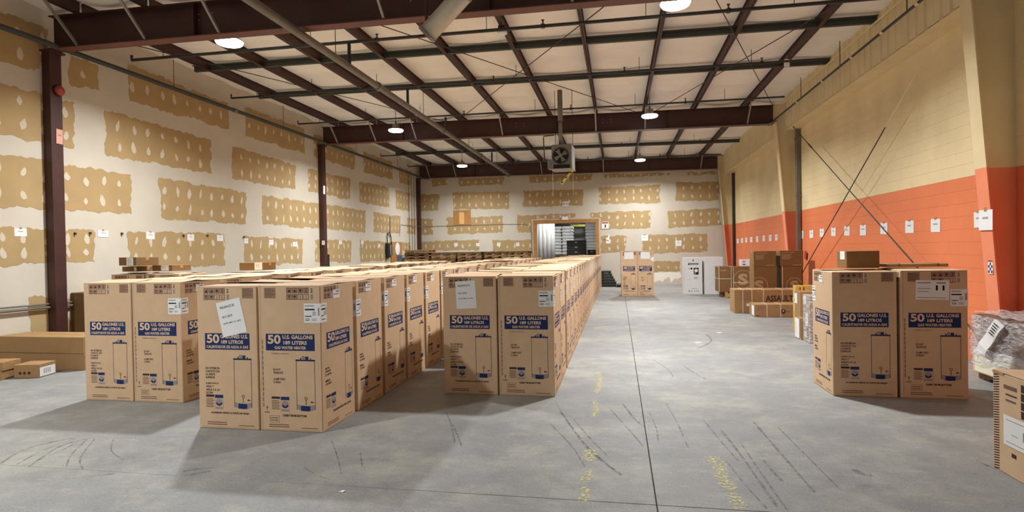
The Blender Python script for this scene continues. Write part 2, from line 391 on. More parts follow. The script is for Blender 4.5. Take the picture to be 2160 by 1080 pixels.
def patches(wall, plane, val, n, polys, rows, seed):
    random.seed(seed)
    sp = MB()
    for poly, nr in polys:
        P = [(_at(x, y, val, plane)) for x, y in poly]
        pts = rag(P, n)
        pts = [p + n*.0005 for p in pts]
        put('drywall_board', MB().prism(pts, n*.003).mesh('drywall_board', BOARD), wall)['kind'] = 'structure'
        if nr == 0: continue
        ax = 1-plane
        a0 = min(p[ax] for p in P); a1 = max(p[ax] for p in P)
        k = 0; a = math.ceil(a0/.355)*.355
        while a < a1+.02:
            # span of the polygon at this position
            zs = []
            for i in range(len(P)):
                p, q = P[i], P[(i+1) % len(P)]
                if (p[ax]-a)*(q[ax]-a) < 0:
                    t = (a-p[ax])/(q[ax]-p[ax]); zs.append(p.z+(q.z-p.z)*t)
            if len(zs) >= 2:
                lo, hi = min(zs), max(zs)
                small = hi-lo < .3
                for r in range(1 if small else nr):
                    fz = (.27, .72)[r] if nr == 2 and not small else .45
                    c = Vector(P[0]); c[ax] = a+random.uniform(-.03, .03); c.z = lo+(hi-lo)*fz+random.uniform(-.03, .03); c[plane] = val
                    rx = random.uniform(.035, .062); rz = min(random.uniform(.06, .12), (hi-lo)*.4)
                    tl = random.uniform(-.5, .5); ring = []
                    for q in range(10):
                        th = 2*math.pi*q/10; rr = random.uniform(.82, 1.12)
                        u = math.cos(th)*rx*rr; z = math.sin(th)*rz*rr
                        if z > 0: u *= (1-.5*z/rz)
                        d = Vector((0, 0, 0)); d[ax] = u*math.cos(tl)-z*math.sin(tl)*.5; d.z = z
                        ring.append(c+d+n*.0035)
                    sp.prism(ring, n*.002)
            a += .355
    stuff(sp.build('filled_screw_patch', SPOT, wall))
Lw = [  # pixel outlines on the long drywall wall, rows of screws
 ([(-60, 0), (100, 62), (100, 108), (72, 150), (-60, 112)], 2), ([(146, 112), (205, 138), (210, 191), (146, 177)], 1),
 ([(271, 136), (480, 218), (484, 273), (273, 213)], 1), ([(515, 224), (642, 273), (643, 323), (517, 288)], 1),
 ([(662, 283), (749, 316), (749, 358), (663, 331)], 1), ([(766, 320), (827, 342), (828, 379), (768, 364)], 1), ([(841, 350), (868, 362), (866, 391), (843, 386)], 1),
 ([(-80, 155), (0, 174), (157, 217), (155, 314), (0, 284), (-80, 268)], 2), ([(221, 232), (445, 296), (447, 367), (224, 328)], 2), ([(489, 309), (624, 349), (622, 400), (490, 377)], 2),
 ([(650, 356), (739, 377), (738, 421), (651, 404)], 2), ([(758, 383), (820, 395), (821, 437), (759, 427)], 2), ([(834, 400), (866, 408), (864, 446), (836, 441)], 2),
 ([(-80, 313), (0, 326), (276, 368), (278, 452), (0, 437), (-80, 428)], 2), ([(335, 375), (519, 407), (519, 473), (342, 460)], 2), ([(553, 412), (771, 444), (770, 490), (554, 473)], 2),
 ([(787, 447), (845, 457), (842, 492), (788, 490)], 2), ([(858, 459), (877, 462), (877, 494), (859, 492)], 2),
 ([(-80, 476), (197, 486), (200, 553), (-80, 560)], 2), ([(270, 488), (473, 494), (475, 560), (272, 566)], 2), ([(514, 498), (638, 504), (638, 556), (515, 560)], 2),
 ([(665, 506), (741, 507), (740, 552), (665, 553)], 2), ([(759, 507), (822, 511), (822, 549), (760, 552)], 2), ([(846, 511), (866, 512), (866, 530), (846, 528)], 1),
 ([(60, 627), (113, 624), (150, 628), (152, 700), (68, 700)], 1)]
patches(wall_left, 0, XL, Vector((1, 0, 0)), Lw, 2, 3)
Bw = [
 ([(910.6, 377), (944, 377), (944, 390), (912.5, 394)], 1), ([(966.6, 376), (1064, 374), (1061, 388), (970, 392)], 1), ([(1116, 371), (1250, 367.5), (1249, 380), (1117, 386)], 1),
 ([(1275, 367), (1414, 364.5), (1412, 369), (1275.5, 376)], 1), ([(1450, 364), (1512, 362), (1511, 367.5), (1450, 370)], 1),
 ([(888, 410), (926, 411), (925, 443), (888, 446)], 2), ([(954.7, 406), (1074, 403.5), (1073.5, 440.5), (956.6, 442)], 2), ([(1104, 402.5), (1229.5, 399), (1229.5, 432.5), (1104.6, 437.5)], 2),
 ([(1262.5, 396), (1392, 389), (1392, 427.5), (1264.5, 431)], 2), ([(1426, 385), (1515.5, 384), (1517.5, 422.5), (1426, 424.5)], 2),
 ([(888, 461), (913.5, 461), (913, 495), (888, 496)], 2), ([(941.7, 459), (1060, 455), (1060.3, 490.4), (943.6, 494.3)], 2),
 ([(1091, 454), (1213, 450), (1213, 459), (1121, 462), (1121, 490), (1092, 490)], 1), ([(1246, 449), (1372.5, 444), (1371, 481), (1268, 485), (1268, 459), (1246, 459)], 2),
 ([(1409, 445), (1517.5, 440), (1521, 475), (1409, 480.5)], 2), ([(888, 509.5), (1010.7, 505.6), (1011, 527), (888, 528)], 1), ([(1039, 506.6), (1121, 505.6), (1121, 530), (1040, 530)], 1),
 ([(1268, 497.5), (1320.5, 497), (1319.5, 530), (1275, 535), (1268, 535)], 2), ([(1354, 496), (1491, 492.5), (1492.5, 530.5), (1380, 535), (1356, 532)], 2), ([(1379, 551), (1434, 551), (1434, 572.5), (1379, 574)], 1)]
patches(wall_back, 1, YB, Vector((0, -1, 0)), Bw, 2, 5)
P = [aty(x, y, YB) for x, y in ((1380, 575), (1434, 574), (1438, 584), (1428, 590), (1424, 586), (1416, 597), (1412, 585), (1402, 589), (1398, 595), (1390, 592), (1380, 596))]
struct(MB().prism(rag(P, Vector((0, -1, 0)), .06, .015), (0, -.004, 0)).build('joint_compound_splash', mat('fresh_compound', srgb(240, 234, 220), .8, var=.03), wall_back))
# right wall: painted concrete blocks, cream over orange
wall_right = struct(MB().box(XR+.012, -5, 0, XR+.25, YB+.2, ZO).box(XR+.012, -5, ZO, XR+.25, YB+.2, 4.78, 1).build('wall_right', [ORANGE, CREAM]), 'concrete block wall painted orange below and cream above')
BH, BL = ZO/14, .363
bm_o = MB().box(0, .0003, .0006, .055, BL-.0003, BH-.0006, b=.0012).mesh('concrete_block', ORANGE)
bm_c = MB().box(0, .0003, .0006, .055, BL-.0003, BH-.0006, b=.0012).mesh('concrete_block', CREAM)
blocks = []
for c in range(26):
    for y0, y1 in ((4.6, 7.98), (7.98, 16.68), (16.68, YB)):
        y = y0 - (BL/2 if c % 2 else 0)
        while y < y1-.01:
            a = max(y, y0); b = min(y+BL, y1); blocks.append((a, b, c)); y += BL
vis = [b for b in blocks if 8.0 <= b[0]]
vis.sort(key=lambda b: b[0]); near = set(vis[:300])
rest = MB()
for a, b, c in blocks:
    if (a, b, c) in near:
        o = put('concrete_block', bm_o if c < 14 else bm_c, wall_right, (XR, a, c*BH)); o.scale = (1, (b-a)/BL, 1)
        o.location.x += random.uniform(-.0005, .0005); struct(o)
    else: rest.box(XR+random.uniform(-.0005, .0005), a+.0004, c*BH+.001, XR+.05, b-.0004, (c+1)*BH-.001, 0 if c < 14 else 1)
o = rest.build('concrete_block_remainder', [ORANGE, CREAM], wall_right); stuff(o)
# corrugated fascia and soffit above the block wall
XF = 4.45
for y0, y1 in ((8.2, 16.42), (16.8, 25.5), (3.2, 7.7)):
    struct(MB().box(XF, y0, 4.70, XR+.1, y1, 4.725, 0).build('soffit', CREAM_S, wall_right))
    n = 9; L_ = (y1-y0)/n
    prof = []; y = 0
    while y < L_-.01:
        prof += [(0, y), (0, min(y+.16, L_)), (.025, min(y+.185, L_)), (.025, min(y+.225, L_)), (0, min(y+.25, L_))]; y += .25
    pm = MB(); k = len(prof)
    v = [(XF+x, yy, z) for z in (4.715, 5.72) for x, yy in prof]
    pm.add(v, [(i, i+1, k+i+1, k+i) for i in range(k-1)])
    me = pm.mesh('corrugated_sheet', CREAM_S, fix=False)
    for i in range(n): struct(put('corrugated_sheet', me, wall_right, (0, y0+i*L_, 0)))
# steel frames
def ibeam(y):
    r = put('roof_beam', None); r['kind'] = 'structure'
    xa, xb = -9.0, 4.2
    def slab(x0, x1, za, zc, y0, y1):
        m = MB(); v = [(x, yy, z) for x, z0, z1 in ((x0, za(x0), zc(x0)), (x1, za(x1), zc(x1))) for yy in (y0, y1) for z in (z0, z1)]
        return m.add(v, [(0, 1, 3, 2), (4, 6, 7, 5), (0, 4, 5, 1), (2, 3, 7, 6), (0, 2, 6, 4), (1, 5, 7, 3)])
    struct(slab(xa, xb, lambda x: zbot(x)+.015, lambda x: ztop(x)-.015, y-.006, y+.006).build('web', MAROON, r))
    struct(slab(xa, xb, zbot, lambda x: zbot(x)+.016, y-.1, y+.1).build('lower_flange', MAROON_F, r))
    struct(slab(xa, xb, lambda x: ztop(x)-.016, ztop, y-.1, y+.1).build('upper_flange', MAROON, r))
    for x in (-6.35, -1.7, 1.4): struct(MB().box(x-.006, y-.095, zbot(x)+.016, x+.006, y+.095, ztop(x)-.016).build('stiffener', MAROON, r))
    bo = MB()
    for x in (-6.2, -2.75, -.25):
        for i in (-.12, .12):
            for j in (0, .09): bo.tube([(x+i, y-.012, ztop(x)-.16-j), (x+i, y-.004, ztop(x)-.16-j)], .012, 8)
    struct(bo.build('bolt', GALV, r)); r.children[-1]['kind'] = 'stuff'
    for i in (0, 1, 2, 4, 6, 7, 9):
        if y > 24 and i in (2, 7): continue
        x = PX[i]
        struct(MB().bar((x, y-.62, ztop(x)+.02), (x, y-.07, zbot(x)+.03), .035, .035).build('flange_brace', GALV, r))
    return r
for i, y in enumerate(FR): ibeam(y)['label'] = ('maroon steel roof beam nearest the camera, under the white roof', 'maroon steel roof beam across the middle of the hall behind the heater', 'maroon steel roof beam against the drywall end wall')[i]
for i, y in enumerate(FR):
    c = put('steel_column', None, None, (-9.07, y, 0)); c['kind'] = 'structure'
    c['label'] = ('maroon steel column with a red bell on it, by the drywall wall', 'maroon steel column halfway along the drywall wall', 'maroon steel column in the corner of the two drywall walls')[i]
    struct(MB().box(-.075, -.1, 0, .075, -.088, 5.0).build('flange', MAROON, c)); struct(MB().box(-.075, .088, 0, .075, .1, 5.0).build('flange', MAROON, c))
    struct(MB().box(.062, -.0879, 0, .075, .0879, 5.0).build('web', MAROON, c))
    struct(MB().box(-.085, -.14, 4.985, .12, .14, 5.01).build('cap_plate', MAROON, c)); struct(MB().box(-.075, -.16, 0, .12, .16, .015).build('base_plate', MAROON, c))
def tapered(y, label):
    c = put('tapered_column', None, None, (XR, y, 0)); c['kind'] = 'structure'; c['label'] = label
    X = lambda z: 4.615 - .075*z - XR
    for nm, y0, y1, dx0, dx1 in (('inner_flange', -.115, .115, 0, .02), ('web', -.008, .008, .02, None)):
        for z0, z1, m in ((0, ZO, ORANGE_S), (ZO, 5.45, CREAM_S)):
            P = [(X(z0)+dx0, y0, z0), (X(z1)+dx0, y0, z1)] + ([(X(z1)+dx1, y0, z1), (X(z0)+dx1, y0, z0)] if dx1 else [(.04, y0, z1), (.04, y0, z0)])
            struct(MB().prism(P, (0, y1-y0, 0)).build(nm, m, c))
    for z0, z1, m in ((0, ZO, ORANGE_S), (ZO, 5.45, CREAM_S)): struct(MB().box(.02, -.115, z0, .05, .115, z1).build('outer_flange', m, c))
    return c
tapered(8.02, 'tapered steel column beside the shrink-wrapped pallet, cream over orange')
tapered(16.6, 'tapered steel column halfway along the painted block wall')
tapered(25.5, 'tapered steel column in the corner of the painted block wall')
for k in range(3):
    ys = ((-4.8, 7.9), (7.9, 16.6), (16.6, 25.7))[k]
    for i, x in enumerate(PX):
        z = ztop(x); p = MB()
        p.box(x-.004, ys[0]+.02, z, x+.004, ys[1]-.02, z+.2).box(x-.035, ys[0]+.02, z, x+.035, ys[1]-.02, z+.008).box(x-.035, ys[0]+.02, z+.192, x+.035, ys[1]-.02, z+.2)
        o = struct(p.build('roof_purlin', MAROON)); o['label'] = f'maroon roof purlin, {ORD[i+1]} from the drywall wall, in the {("near", "middle", "far")[k]} bay'
for y, bay in ((atz(1240, 85, 5.54).y, 'near strut of the middle bay'), (atz(1240, 160, 5.54).y, 'far strut of the middle bay'), (atz(1283, 307, 5.54).y, 'strut of the far bay'), (4.6, 'strut of the bay overhead')):
    x0, x1 = -8.85, 4.46; p = MB(); za, zb = ztop(x0)+.04, ztop(x1)+.04
    p.bar((x0, y, za+.03), (x1, y, zb+.03), .012, .1); p.bar((x0, y+.03, za-.02), (x1, y+.03, zb-.02), .07, .012); p.bar((x0, y-.03, za+.08), (x1, y-.03, zb+.08), .07, .012)
    o = struct(p.build('bridging_channel', GREENSTEEL)); o['label'] = f'grey-green steel channel across the purlins, {bay}'
# roof cross bracing
def rod(name, a, b, r, label, m=BLACKPIPE, ends=True):
    mb = MB().tube([a, b], r, 8)
    return tag(mb.build(name, m), label, 'brace')
def rz(x): return ztop(x)-.02
for (xa, ya, xb, yb, t) in ((-4.6, 8.05, .55, 16.45, 'middle bay, from the pipe side'), (.55, 8.05, -4.6, 16.45, 'middle bay, rising over the duct'), (1.1, 8.05, 4.15, 16.45, 'middle bay, by the masonry wall'), (4.1, 8.05, 1.1, 16.45, 'middle bay, beside the lamps'), (-8.9, 8.8, -5.0, 16.45, 'middle bay, by the drywall wall')):
    rod('roof_brace_rod', (xa, ya, rz(xa)), (xb, yb, rz(xb)), .009, f'thin dark brace rod under the roof, {t}')
# wall cross bracing
def wrod(a, b, label, paint=0):
    t = thing('wall_brace_rod', label, 'brace', a); A = Vector(a); B = Vector(b)-A
    MB().tube([B*paint, B], .010, 8).build('rod', BLACKPIPE, t)
    if paint: MB().tube([(0, 0, 0), B*paint], .010, 8).build('painted_rod', CREAM_S, t); return
    m = B*.22; MB().tube([m-B.normalized()*.14, m+B.normalized()*.14], .016, 8).build('turnbuckle', BLACKPIPE, t)
wrod((4.5, 16.45, 5.0), (4.58, 8.2, .3), 'dark brace rod falling towards the near tapered column on the block wall')
wrod((4.52, 8.25, 5.1), (4.6, 16.4, .45), 'dark brace rod falling towards the middle tapered column on the block wall', .317)
# downspout, black pipe on the block wall
t = thing('downspout', 'brown square downspout beside the middle tapered column', 'pipe', (4.72, 16.3, 0))
MB().box(-.05, -.05, 0, .05, .05, 4.68, b=.008).build('pipe', GREYPIPE, t)
for z in (1.3, 2.9, 4.4): MB().box(-.058, -.058, z, .07, .058, z+.06).build('bracket', GREYPIPE, t)
tag(MB().box(4.70, 24.9, 0, 4.79, 25.06, 4.64, b=.006).build('black_downspout', BLACKPIPE), 'flat black downspout on the block wall near the far corner', 'pipe')
# opening in the end wall
d = struct(put('door_1', None, None, ((DO[0]+DO[1])/2, YB, 0)), 'wide opening framed in orange plywood in the end wall')
hw = (DO[1]-DO[0])/2
struct(MB().box(-hw-.02, -.06, 0, -hw+.13, .22, DO[2]).build('jamb', PLY, d)); struct(MB().box(hw-.13, -.06, 0, hw+.02, .22, DO[2]).build('jamb', PLY, d))
struct(MB().box(-hw-.02, -.065, DO[2]-.14, hw+.02, .22, DO[2]+.02).build('header', PLY, d))
# side room beyond the opening
struct(MB().box(-8, 34.8, 0, 3.5, 35, 5).build('wall_far', GREYWALL)); struct(MB().box(-8, YB+.2, 0, -7.8, 34.8, 5).build('wall_far_side', GREYWALL))
struct(MB().box(3.3, YB+.2, 0, 3.5, 34.8, 5).build('wall_far_side_2', GREYWALL)); struct(MB().box(-8, YB+.2, 5, 3.5, 35, 5.1).build('ceiling_far', GREYWALL))
# wood door in the drywall wall
a = atx(823, 500, XL); b = atx(846, 500, XL)
d = struct(put('door_2', None, None, (XL, a.y, 0)), 'orange plywood door in the drywall wall with a round white sign'); dw = b.y-a.y; dh = 2.05
struct(MB().box(.002, 0, .95, .04, dw, dh, b=.004).build('panel', PLY, d)); struct(MB().box(.002, 0, 0, .04, dw, .94, b=.004).build('panel', PLY, d))
P = [(.045, dw*.55+.21*dw*math.cos(k*math.pi/12), 1.76+.26*math.sin(k*math.pi/12)) for k in range(24)]
tag(MB().prism([(XL+p[0], a.y+p[1], p[2]) for p in P], (.004, 0, 0)).build('round_sign', WHITE), 'round white sign on the orange plywood door', 'sign')
# ------------------------------------------------------------------ lamps
hm = MB().lathe([(.03, .0), (.10, .0), (.10, -.10), (.13, -.13), (.06, -.14)], n=24).mesh('housing', GALV, True)
rm = MB().lathe([(.20, -.135), (.205, -.135), (.205, -.16), (.20, -.16)], n=28).mesh('reflector_rim', GALV, True)
lm = MB().lathe([(.186, -.20), (.186, -.206)], n=28).mesh('diffuser', LENS)
qm = MB().lathe([(.19, -.14), (.215, -.165), (.20, -.199), (.187, -.199)], n=28).mesh('refractor', REFR, True)
def lamp(x, y, z, label, dim=1.0):
    t = thing('high_bay_lamp', label, 'lamp', (x, y, z+.2), 0, 'high bay lamps under the roof')
    put('housing', hm, t); put('reflector_rim', rm, t); put('diffuser', lm, t); put('refractor', qm, t)
    ld = bpy.data.lights.new('high_bay_light', 'AREA'); ld.shape = 'DISK'; ld.size = .28; ld.energy = LAMP*dim; ld.color = LAMP_COL; ld.spread = math.radians(152)
    lo = put('light', ld, t, (0, 0, -.208))
    L_ = ztop(x)+.15-(z+.2); MB().tube([(0, 0, 0), (0, 0, L_)], .008, 8).build('cord', BLACKPIPE, t)
    MB().tube([(0, 0, 0), (.02, 0, .06), (0, 0, .1), (-.02, 0, .06), (0, 0, 0)], .008, 6, caps=False).build('hook', BLACKPIPE, t)
lamp(-6.22, 8.46, 5.1, 'glowing high bay lamp nearest the camera on the drywall side, below the first beam')
lamp(-6.22, 15.65, 5.1, 'glowing high bay lamp in front of the middle beam on the drywall side')
lamp(-6.25, 22.9, 5.1, 'glowing high bay lamp in front of the end wall beam on the drywall side', .75)
lamp(.87, 8.56, 5.1, 'glowing high bay lamp nearest the camera on the masonry side, at the top edge')
lamp(.89, 15.6, 5.08, 'glowing high bay lamp in front of the middle beam on the masonry side')
lamp(.94, 23.5, 5.1, 'glowing high bay lamp in front of the end wall beam on the masonry side', .75)
lamp(-6.2, 1.2, 5.1, 'high bay lamp above and behind the camera on the drywall side')
lamp(-2.6, 27.2, 4.4, 'added unseen lamp in the side room beyond the framed opening', .25)  # added out of view above the header to brighten the wrapped load
lamp(-.5, 31.5, 4.4, 'added unseen lamp deep in the side room, over the white sacks', .45)  # added out of sight to brighten the depth of the side room
# ------------------------------------------------------------------ sprinkler pipes, cables and ducts
def branch(y, x0, x1, z, r, heads, hangers, label):
    t = thing('sprinkler_pipe', label, 'pipe', (0, y, 0), 0, 'sprinkler branch pipes')
    zz = lambda x: z-.006*(x+8.9)
    MB().tube([(x0, 0, zz(x0)+.09), (x0, 0, zz(x0)), (x1, 0, zz(x1))], r, 10).build('pipe', BLACKPIPE, t)
    for x in heads:
        MB().tube([(x, 0, zz(x)), (x, 0, zz(x)+.09)], .012, 8).tube([(x, 0, zz(x)+.09), (x, 0, zz(x)+.1)], .026, 10).tube([(x, 0, zz(x)-.03), (x, 0, zz(x)+.03)], r*1.35, 10).build('sprinkler_head', BLACKPIPE, t)
    for x in hangers:
        MB().tube([(x, 0, zz(x)), (x, 0, ztop(x)+.14)], .006, 6).build('hanger_rod', BLACKPIPE, t)
for k, (y, z) in enumerate(((9.4, 5.35), (12.24, 5.36), (15.13, 5.36), (20.98, 5.36), (23.9, 5.36))):
    hs = (-4.05, -1.15, 1.75) if k % 2 == 0 else (-5.3, -2.6, .2, 2.9)
    branch(y, -8.98, 4.1 if k else 4.3, z, .028 if k == 0 else .022, hs, (-8.3, -6.9, -5.3, -2.1, .5, 2.7), f'dark sprinkler branch pipe under the roof, {ORD[k+1]} from the camera')
t = thing('sprinkler_main', 'grey sprinkler main pipe running the length of the hall near the drywall side', 'pipe', (-4.57, 0, 4.885), 0)
MB().tube([(0, -2, 0), (0, 24.2, 0)], .062, 14).build('pipe', GREYPIPE, t, smooth=True)
MB().tube([(0, 24.2, 0), (0, 24.28, -.0), (0, 24.3, -.09)], .075, 12).build('elbow', GREYPIPE, t)
for y in (2, 6.1, 10.6, 14.9, 19.2, 23.4): MB().tube([(0, y-.05, 0), (0, y+.05, 0)], .083, 14).build('coupling', GREYPIPE, t)
for y in (9.4, 12.24, 15.13, 20.98, 23.9): MB().tube([(0, y, .04), (0, y, .405)], .03, 10).build('riser', BLACKPIPE, t)
for y in (4.4, 8.9, 13.3, 17.6, 21.9): MB().tube([(.0, y, .06), (0, y, .76)], .006, 6).build('hanger_rod', BLACKPIPE, t)
t = thing('wall_pipe', 'dark grey pipe running high along the drywall wall past the columns', 'pipe', (-8.86, 0, 5.05), 0)
MB().tube([(0, -2, 0), (0, 25.3, .0), (.05, 25.45, -.02), (.3, 25.5, -.05)], .042, 12).build('pipe', GREENSTEEL, t, smooth=True)
for y in (3.4, 10.3, 14.2, 18.6, 22.4): MB().tube([(0, y, .03), (0, y, .6)], .006, 6).build('hanger_rod', BLACKPIPE, t)
for y in (12.2, 20.5): MB().tube([(0, y-.05, 0), (0, y+.05, 0)], .052, 12).build('coupling', GREYPIPE, t)
t = thing('dark_pipe', 'thin dark pipe hung in front of the corrugated fascia above the block wall', 'pipe', (4.2, 0, 5.0), 0)
MB().tube([(0, 2, 0), (0, 16.6, 0), (-.05, 16.9, -.05)], .022, 10).build('pipe', BLACKPIPE, t)
for y in (7.2, 9.3, 11.85, 14.2): MB().tube([(0, y, 0), (0, y, .48)], .007, 6).build('hanger_rod', BLACKPIPE, t)
for y in (9.0, 10.1, 11.3, 12.8, 14.5): MB().tube([(0, y-.04, 0), (0, y+.04, 0)], .027, 10).build('coupling', CREAM_S, t)
tag(MB().tube([(4.4, 2, 5.41), (4.4, 16.5, 5.42)], .018, 8).build('cream_conduit', CREAM_S), 'cream conduit along the top of the corrugated fascia', 'conduit')
mb = MB().tube([(-3, 16.35, 4.93), (4.0, 16.35, 4.87), (4.25, 16.35, 4.95)], .018, 8)
tag(mb.build('beam_conduit', GREYPIPE), 'thin conduit along the underside of the middle roof beam', 'conduit')
# conduits and cable near the corner of the drywall walls
for k, (px, top) in enumerate(((863, 345), (869, 340), (874, 350))):
    p = atx(px, 450, XL+.03)
    tag(MB().tube([(p.x, p.y, .0), (p.x, p.y, 5.1)], .010, 8).build('wall_conduit', GREENSTEEL), f'vertical grey conduit in the drywall corner, {ORD[k+1]} of three', 'conduit')
pts = [aty(x, y, YB-.02) for x, y in ((1124, 545), (1121, 520), (1121, 490), (1117, 476), (1109, 473), (1060, 473), (1000, 475), (940, 477), (900, 478))]
pts = [Vector((p.x, p.y, p.z)) for p in pts] + [atx(868, 477, XL+.02), atx(846, 474, XL+.02), atx(844, 478, XL+.02), atx(843, 499, XL+.02)]
tag(MB().tube(pts, .008, 6).build('wall_cable', GREYPIPE), 'thin grey cable strung across the end wall to the framed opening', 'cable')
pts = [atx(x, y, XL+.02) for x, y in ((822.5, 500), (822.5, 458))]
tag(MB().tube(pts, .010, 6).build('wall_conduit', BLACKPIPE), 'thin dark conduit rising above the orange plywood door', 'conduit')
a = atx(693, 537, XL+.06)
tag(MB().tube([(a.x, a.y, .4), (a.x, a.y, a.z), (a.x, a.y-.25, a.z)], .03, 8).build('standpipe', BLACKPIPE), 'short dark pipe rising beside the middle maroon column on the drywall side', 'pipe')
# rail along the base of the drywall wall
P0 = atx(0, 657, XL+.05); P1 = atx(160, 643, XL+.05)
t = thing('wall_rail', 'grey steel rail low on the drywall wall behind the nearest column', 'rail', P0)
MB().tube([(0, -1, -.0), P1-P0, (P1-P0)*1.6], .02, 10).build('pipe', GREYPIPE, t); MB().tube([(-.01, -1, .055), (P1-P0)+Vector((-.01, 0, .055)), (P1-P0)*1.6+Vector((-.01, 0, .055))], .014, 8).build('upper_pipe', GREYPIPE, t)
# cable looped on a dark switch box beside the wood door
p = atx(816, 528, XL)
t = thing('switch_box', 'dark switch box with a looped cable beside the orange plywood door', 'box', (XL, p.y, p.z))
MB().box(0, -.17, -.3, .14, .03, .28, b=.01).build('cover', BLKPLASTIC, t); MB().box(0, .03, -.2, .12, .2, .22, b=.01).build('body', GREYBOX, t)
MB().tube([(.05, -.05, .28), (.05, -.05, .55), (.05, .05, .7), (.05, .2, .72), (.05, .33, .55), (.05, .38, .3), (.05, .4, -.2)], .02, 8).build('cable', BLACKPIPE, t)
# grey cabinets near the door
p = atx(840, 545, XL+.3)
t = thing('grey_cabinet', 'blue-grey steel cabinet in front of the orange plywood door', 'cabinet', (XL+.5, p.y-.1, 0), 0)
MB().box(-.22, 0, 0, .0, .4, 1.5, b=.01).build('body', GREYBOX, t); MB().box(0, .02, .05, .012, .38, 1.46, b=.004).build('door', mat('blue_grey_enamel', srgb(150, 160, 172), .45, var=.04), t)
t = thing('meter_cabinet', 'grey meter cabinet on a post between the door and the pallets', 'cabinet', (XL+.5, p.y+1.2, 0), 0)
MB().box(-.05, -.05, 0, .05, .05, 1.1).build('post', GREYBOX, t); MB().box(-.2, -.14, 1.1, .16, .16, 1.62, b=.02).build('body', GREYBOX, t); MB().box(-.1, -.155, 1.2, .1, -.14, 1.55, b=.005).build('door', DARK, t)
# unit heater
t = thing('unit_heater', 'grey gas unit heater hung from the roof in front of the middle beam', 'heater', (-1.3, 14.3, 3.9), -.06)
MB().box(-.25, -.25, -.30, .25, .35, .30, b=.015).build('casing', HEATSHEET, t)
ring = MB()
ring.add([(math.cos(2*math.pi*k/28)*r, -.27, math.sin(2*math.pi*k/28)*r) for r in (.175, .205) for k in range(28)] + [(math.cos(2*math.pi*k/28)*r, -.252, math.sin(2*math.pi*k/28)*r) for r in (.175, .205) for k in range(28)],
         [(k, (k+1) % 28, 28+(k+1) % 28, 28+k) for k in range(28)] + [(28+k, 28+(k+1) % 28, 84+(k+1) % 28, 84+k) for k in range(28)] + [(k, (k+1) % 28, 56+(k+1) % 28, 56+k) for k in range(28)])
f = put('fan', MB().add([(math.cos(2*math.pi*k/28)*.18, -.2515, math.sin(2*math.pi*k/28)*.18) for k in range(28)], [tuple(range(28))]).mesh('fan', DARK), t); f.location = (-.02, 0, .02)
rg = ring.build('fan_ring', BLACKPIPE, f)
for k in range(4):
    a = k*math.pi/2+.5; c, s = math.cos(a), math.sin(a)
    MB().prism([(c*.03-s*.02, -.262, s*.03+c*.02), (c*.16-s*.06, -.258, s*.16+c*.06), (c*.16+s*.05, -.268, s*.16-c*.05), (c*.03+s*.02, -.266, s*.03-c*.02)], (0, .003, 0)).build('fan_blade', GALV, f)
MB().tube([(0, -.252, 0), (0, -.29, 0)], .045, 14).build('fan_motor', GALV, f)
g = MB()
for k in range(6):
    a = k*math.pi/6; g.tube([(math.cos(a)*.18, -.285, math.sin(a)*.18), (-math.cos(a)*.18, -.285, -math.sin(a)*.18)], .004, 6)
g.build('guard_wire', BLACKPIPE, f)
MB().box(-.2, -.262, -.29, .2, -.25, -.2).build('louvre_bay', DARK, t)
for k in range(4): MB().box(-.2, -.275, -.285+k*.022, .2, -.262, -.277+k*.022).build('louvre', BLACKPIPE, t)
MB().prism([(-.27, -.33, -.31), (.27, -.33, -.31), (.27, .3, -.31), (-.27, .3, -.31)], (0, 0, .012)).build('drip_tray', HEATSHEET, t)
MB().box(-.36, -.2, -.28, -.25, .05, -.05, b=.01).build('gas_valve', GREYBOX, t)
MB().tube([(-.04, -.1, .3), (-.04, -.1, .95)], .048, 14).build('flue', HEATSHEET, t, smooth=True); MB().tube([(-.04, -.1, .9), (-.04, -.1, 1.66)], .062, 14).build('flue_sleeve', GREYPIPE, t, smooth=True)
for x in (-.22, .22): MB().tube([(x, .2, .3), (x, .2, 1.74)], .007, 6).build('hanger_rod', BLACKPIPE, t)
MB().tube([(-.3, -.1, -.1), (-.45, -.1, -.05), (-.47, -.1, .5), (-.47, -.1, .55), (-.2, -.1, .56)], .014, 8).build('gas_pipe', BLACKPIPE, t)
t2 = MB().prism([(.27, -.3, -.33), (.30, -.3, -.36), (.02, -.32, -.70), (-.03, -.32, -.66)], (0, .006, 0)).build('warning_tag', YELLOW, t); t2['label'] = 'yellow hanging tag strip'
sh = MB()
for k in range(3):
    c = Vector((.23-.105*k, -.3265+.0, -.41-.115*k)); sh.prism([c+Vector((-.035, 0, -.012)), c+Vector((.0, 0, -.02)), c+Vector((.025, 0, .01)), c+Vector((-.005, 0, .018))], (0, .001, 0))
sh.build('print', BLACK, t2)
for x in (-.23, .27): MB().tube([(x, -.2, -.3), (x, -.2, -.95)], .003, 5).build('pull_cord', WHITE, t)
# silver duct under the first beam
t = thing('metal_duct', 'silver round duct slanting up across the nearest roof beam', 'duct', (-2.42, 7.22, 4.47))
D = Vector((1.15, -.12, 1.0)); MB().tube([(0, 0, 0), D], .125, 20).build('duct', mat('duct_sheet', srgb(196, 188, 174), .42, .35, var=.1, scale=5), t, smooth=True)
MB().tube([-D*.004, D*.02], .135, 20).build('end_band', GALV, t); MB().tube([D*.45, D*.47], .13, 20).build('band', GALV, t)
MB().tube([D*.0, D*.0+Vector((-.02, .1, .78))], .02, 8).build('hanger', MAROON, t)
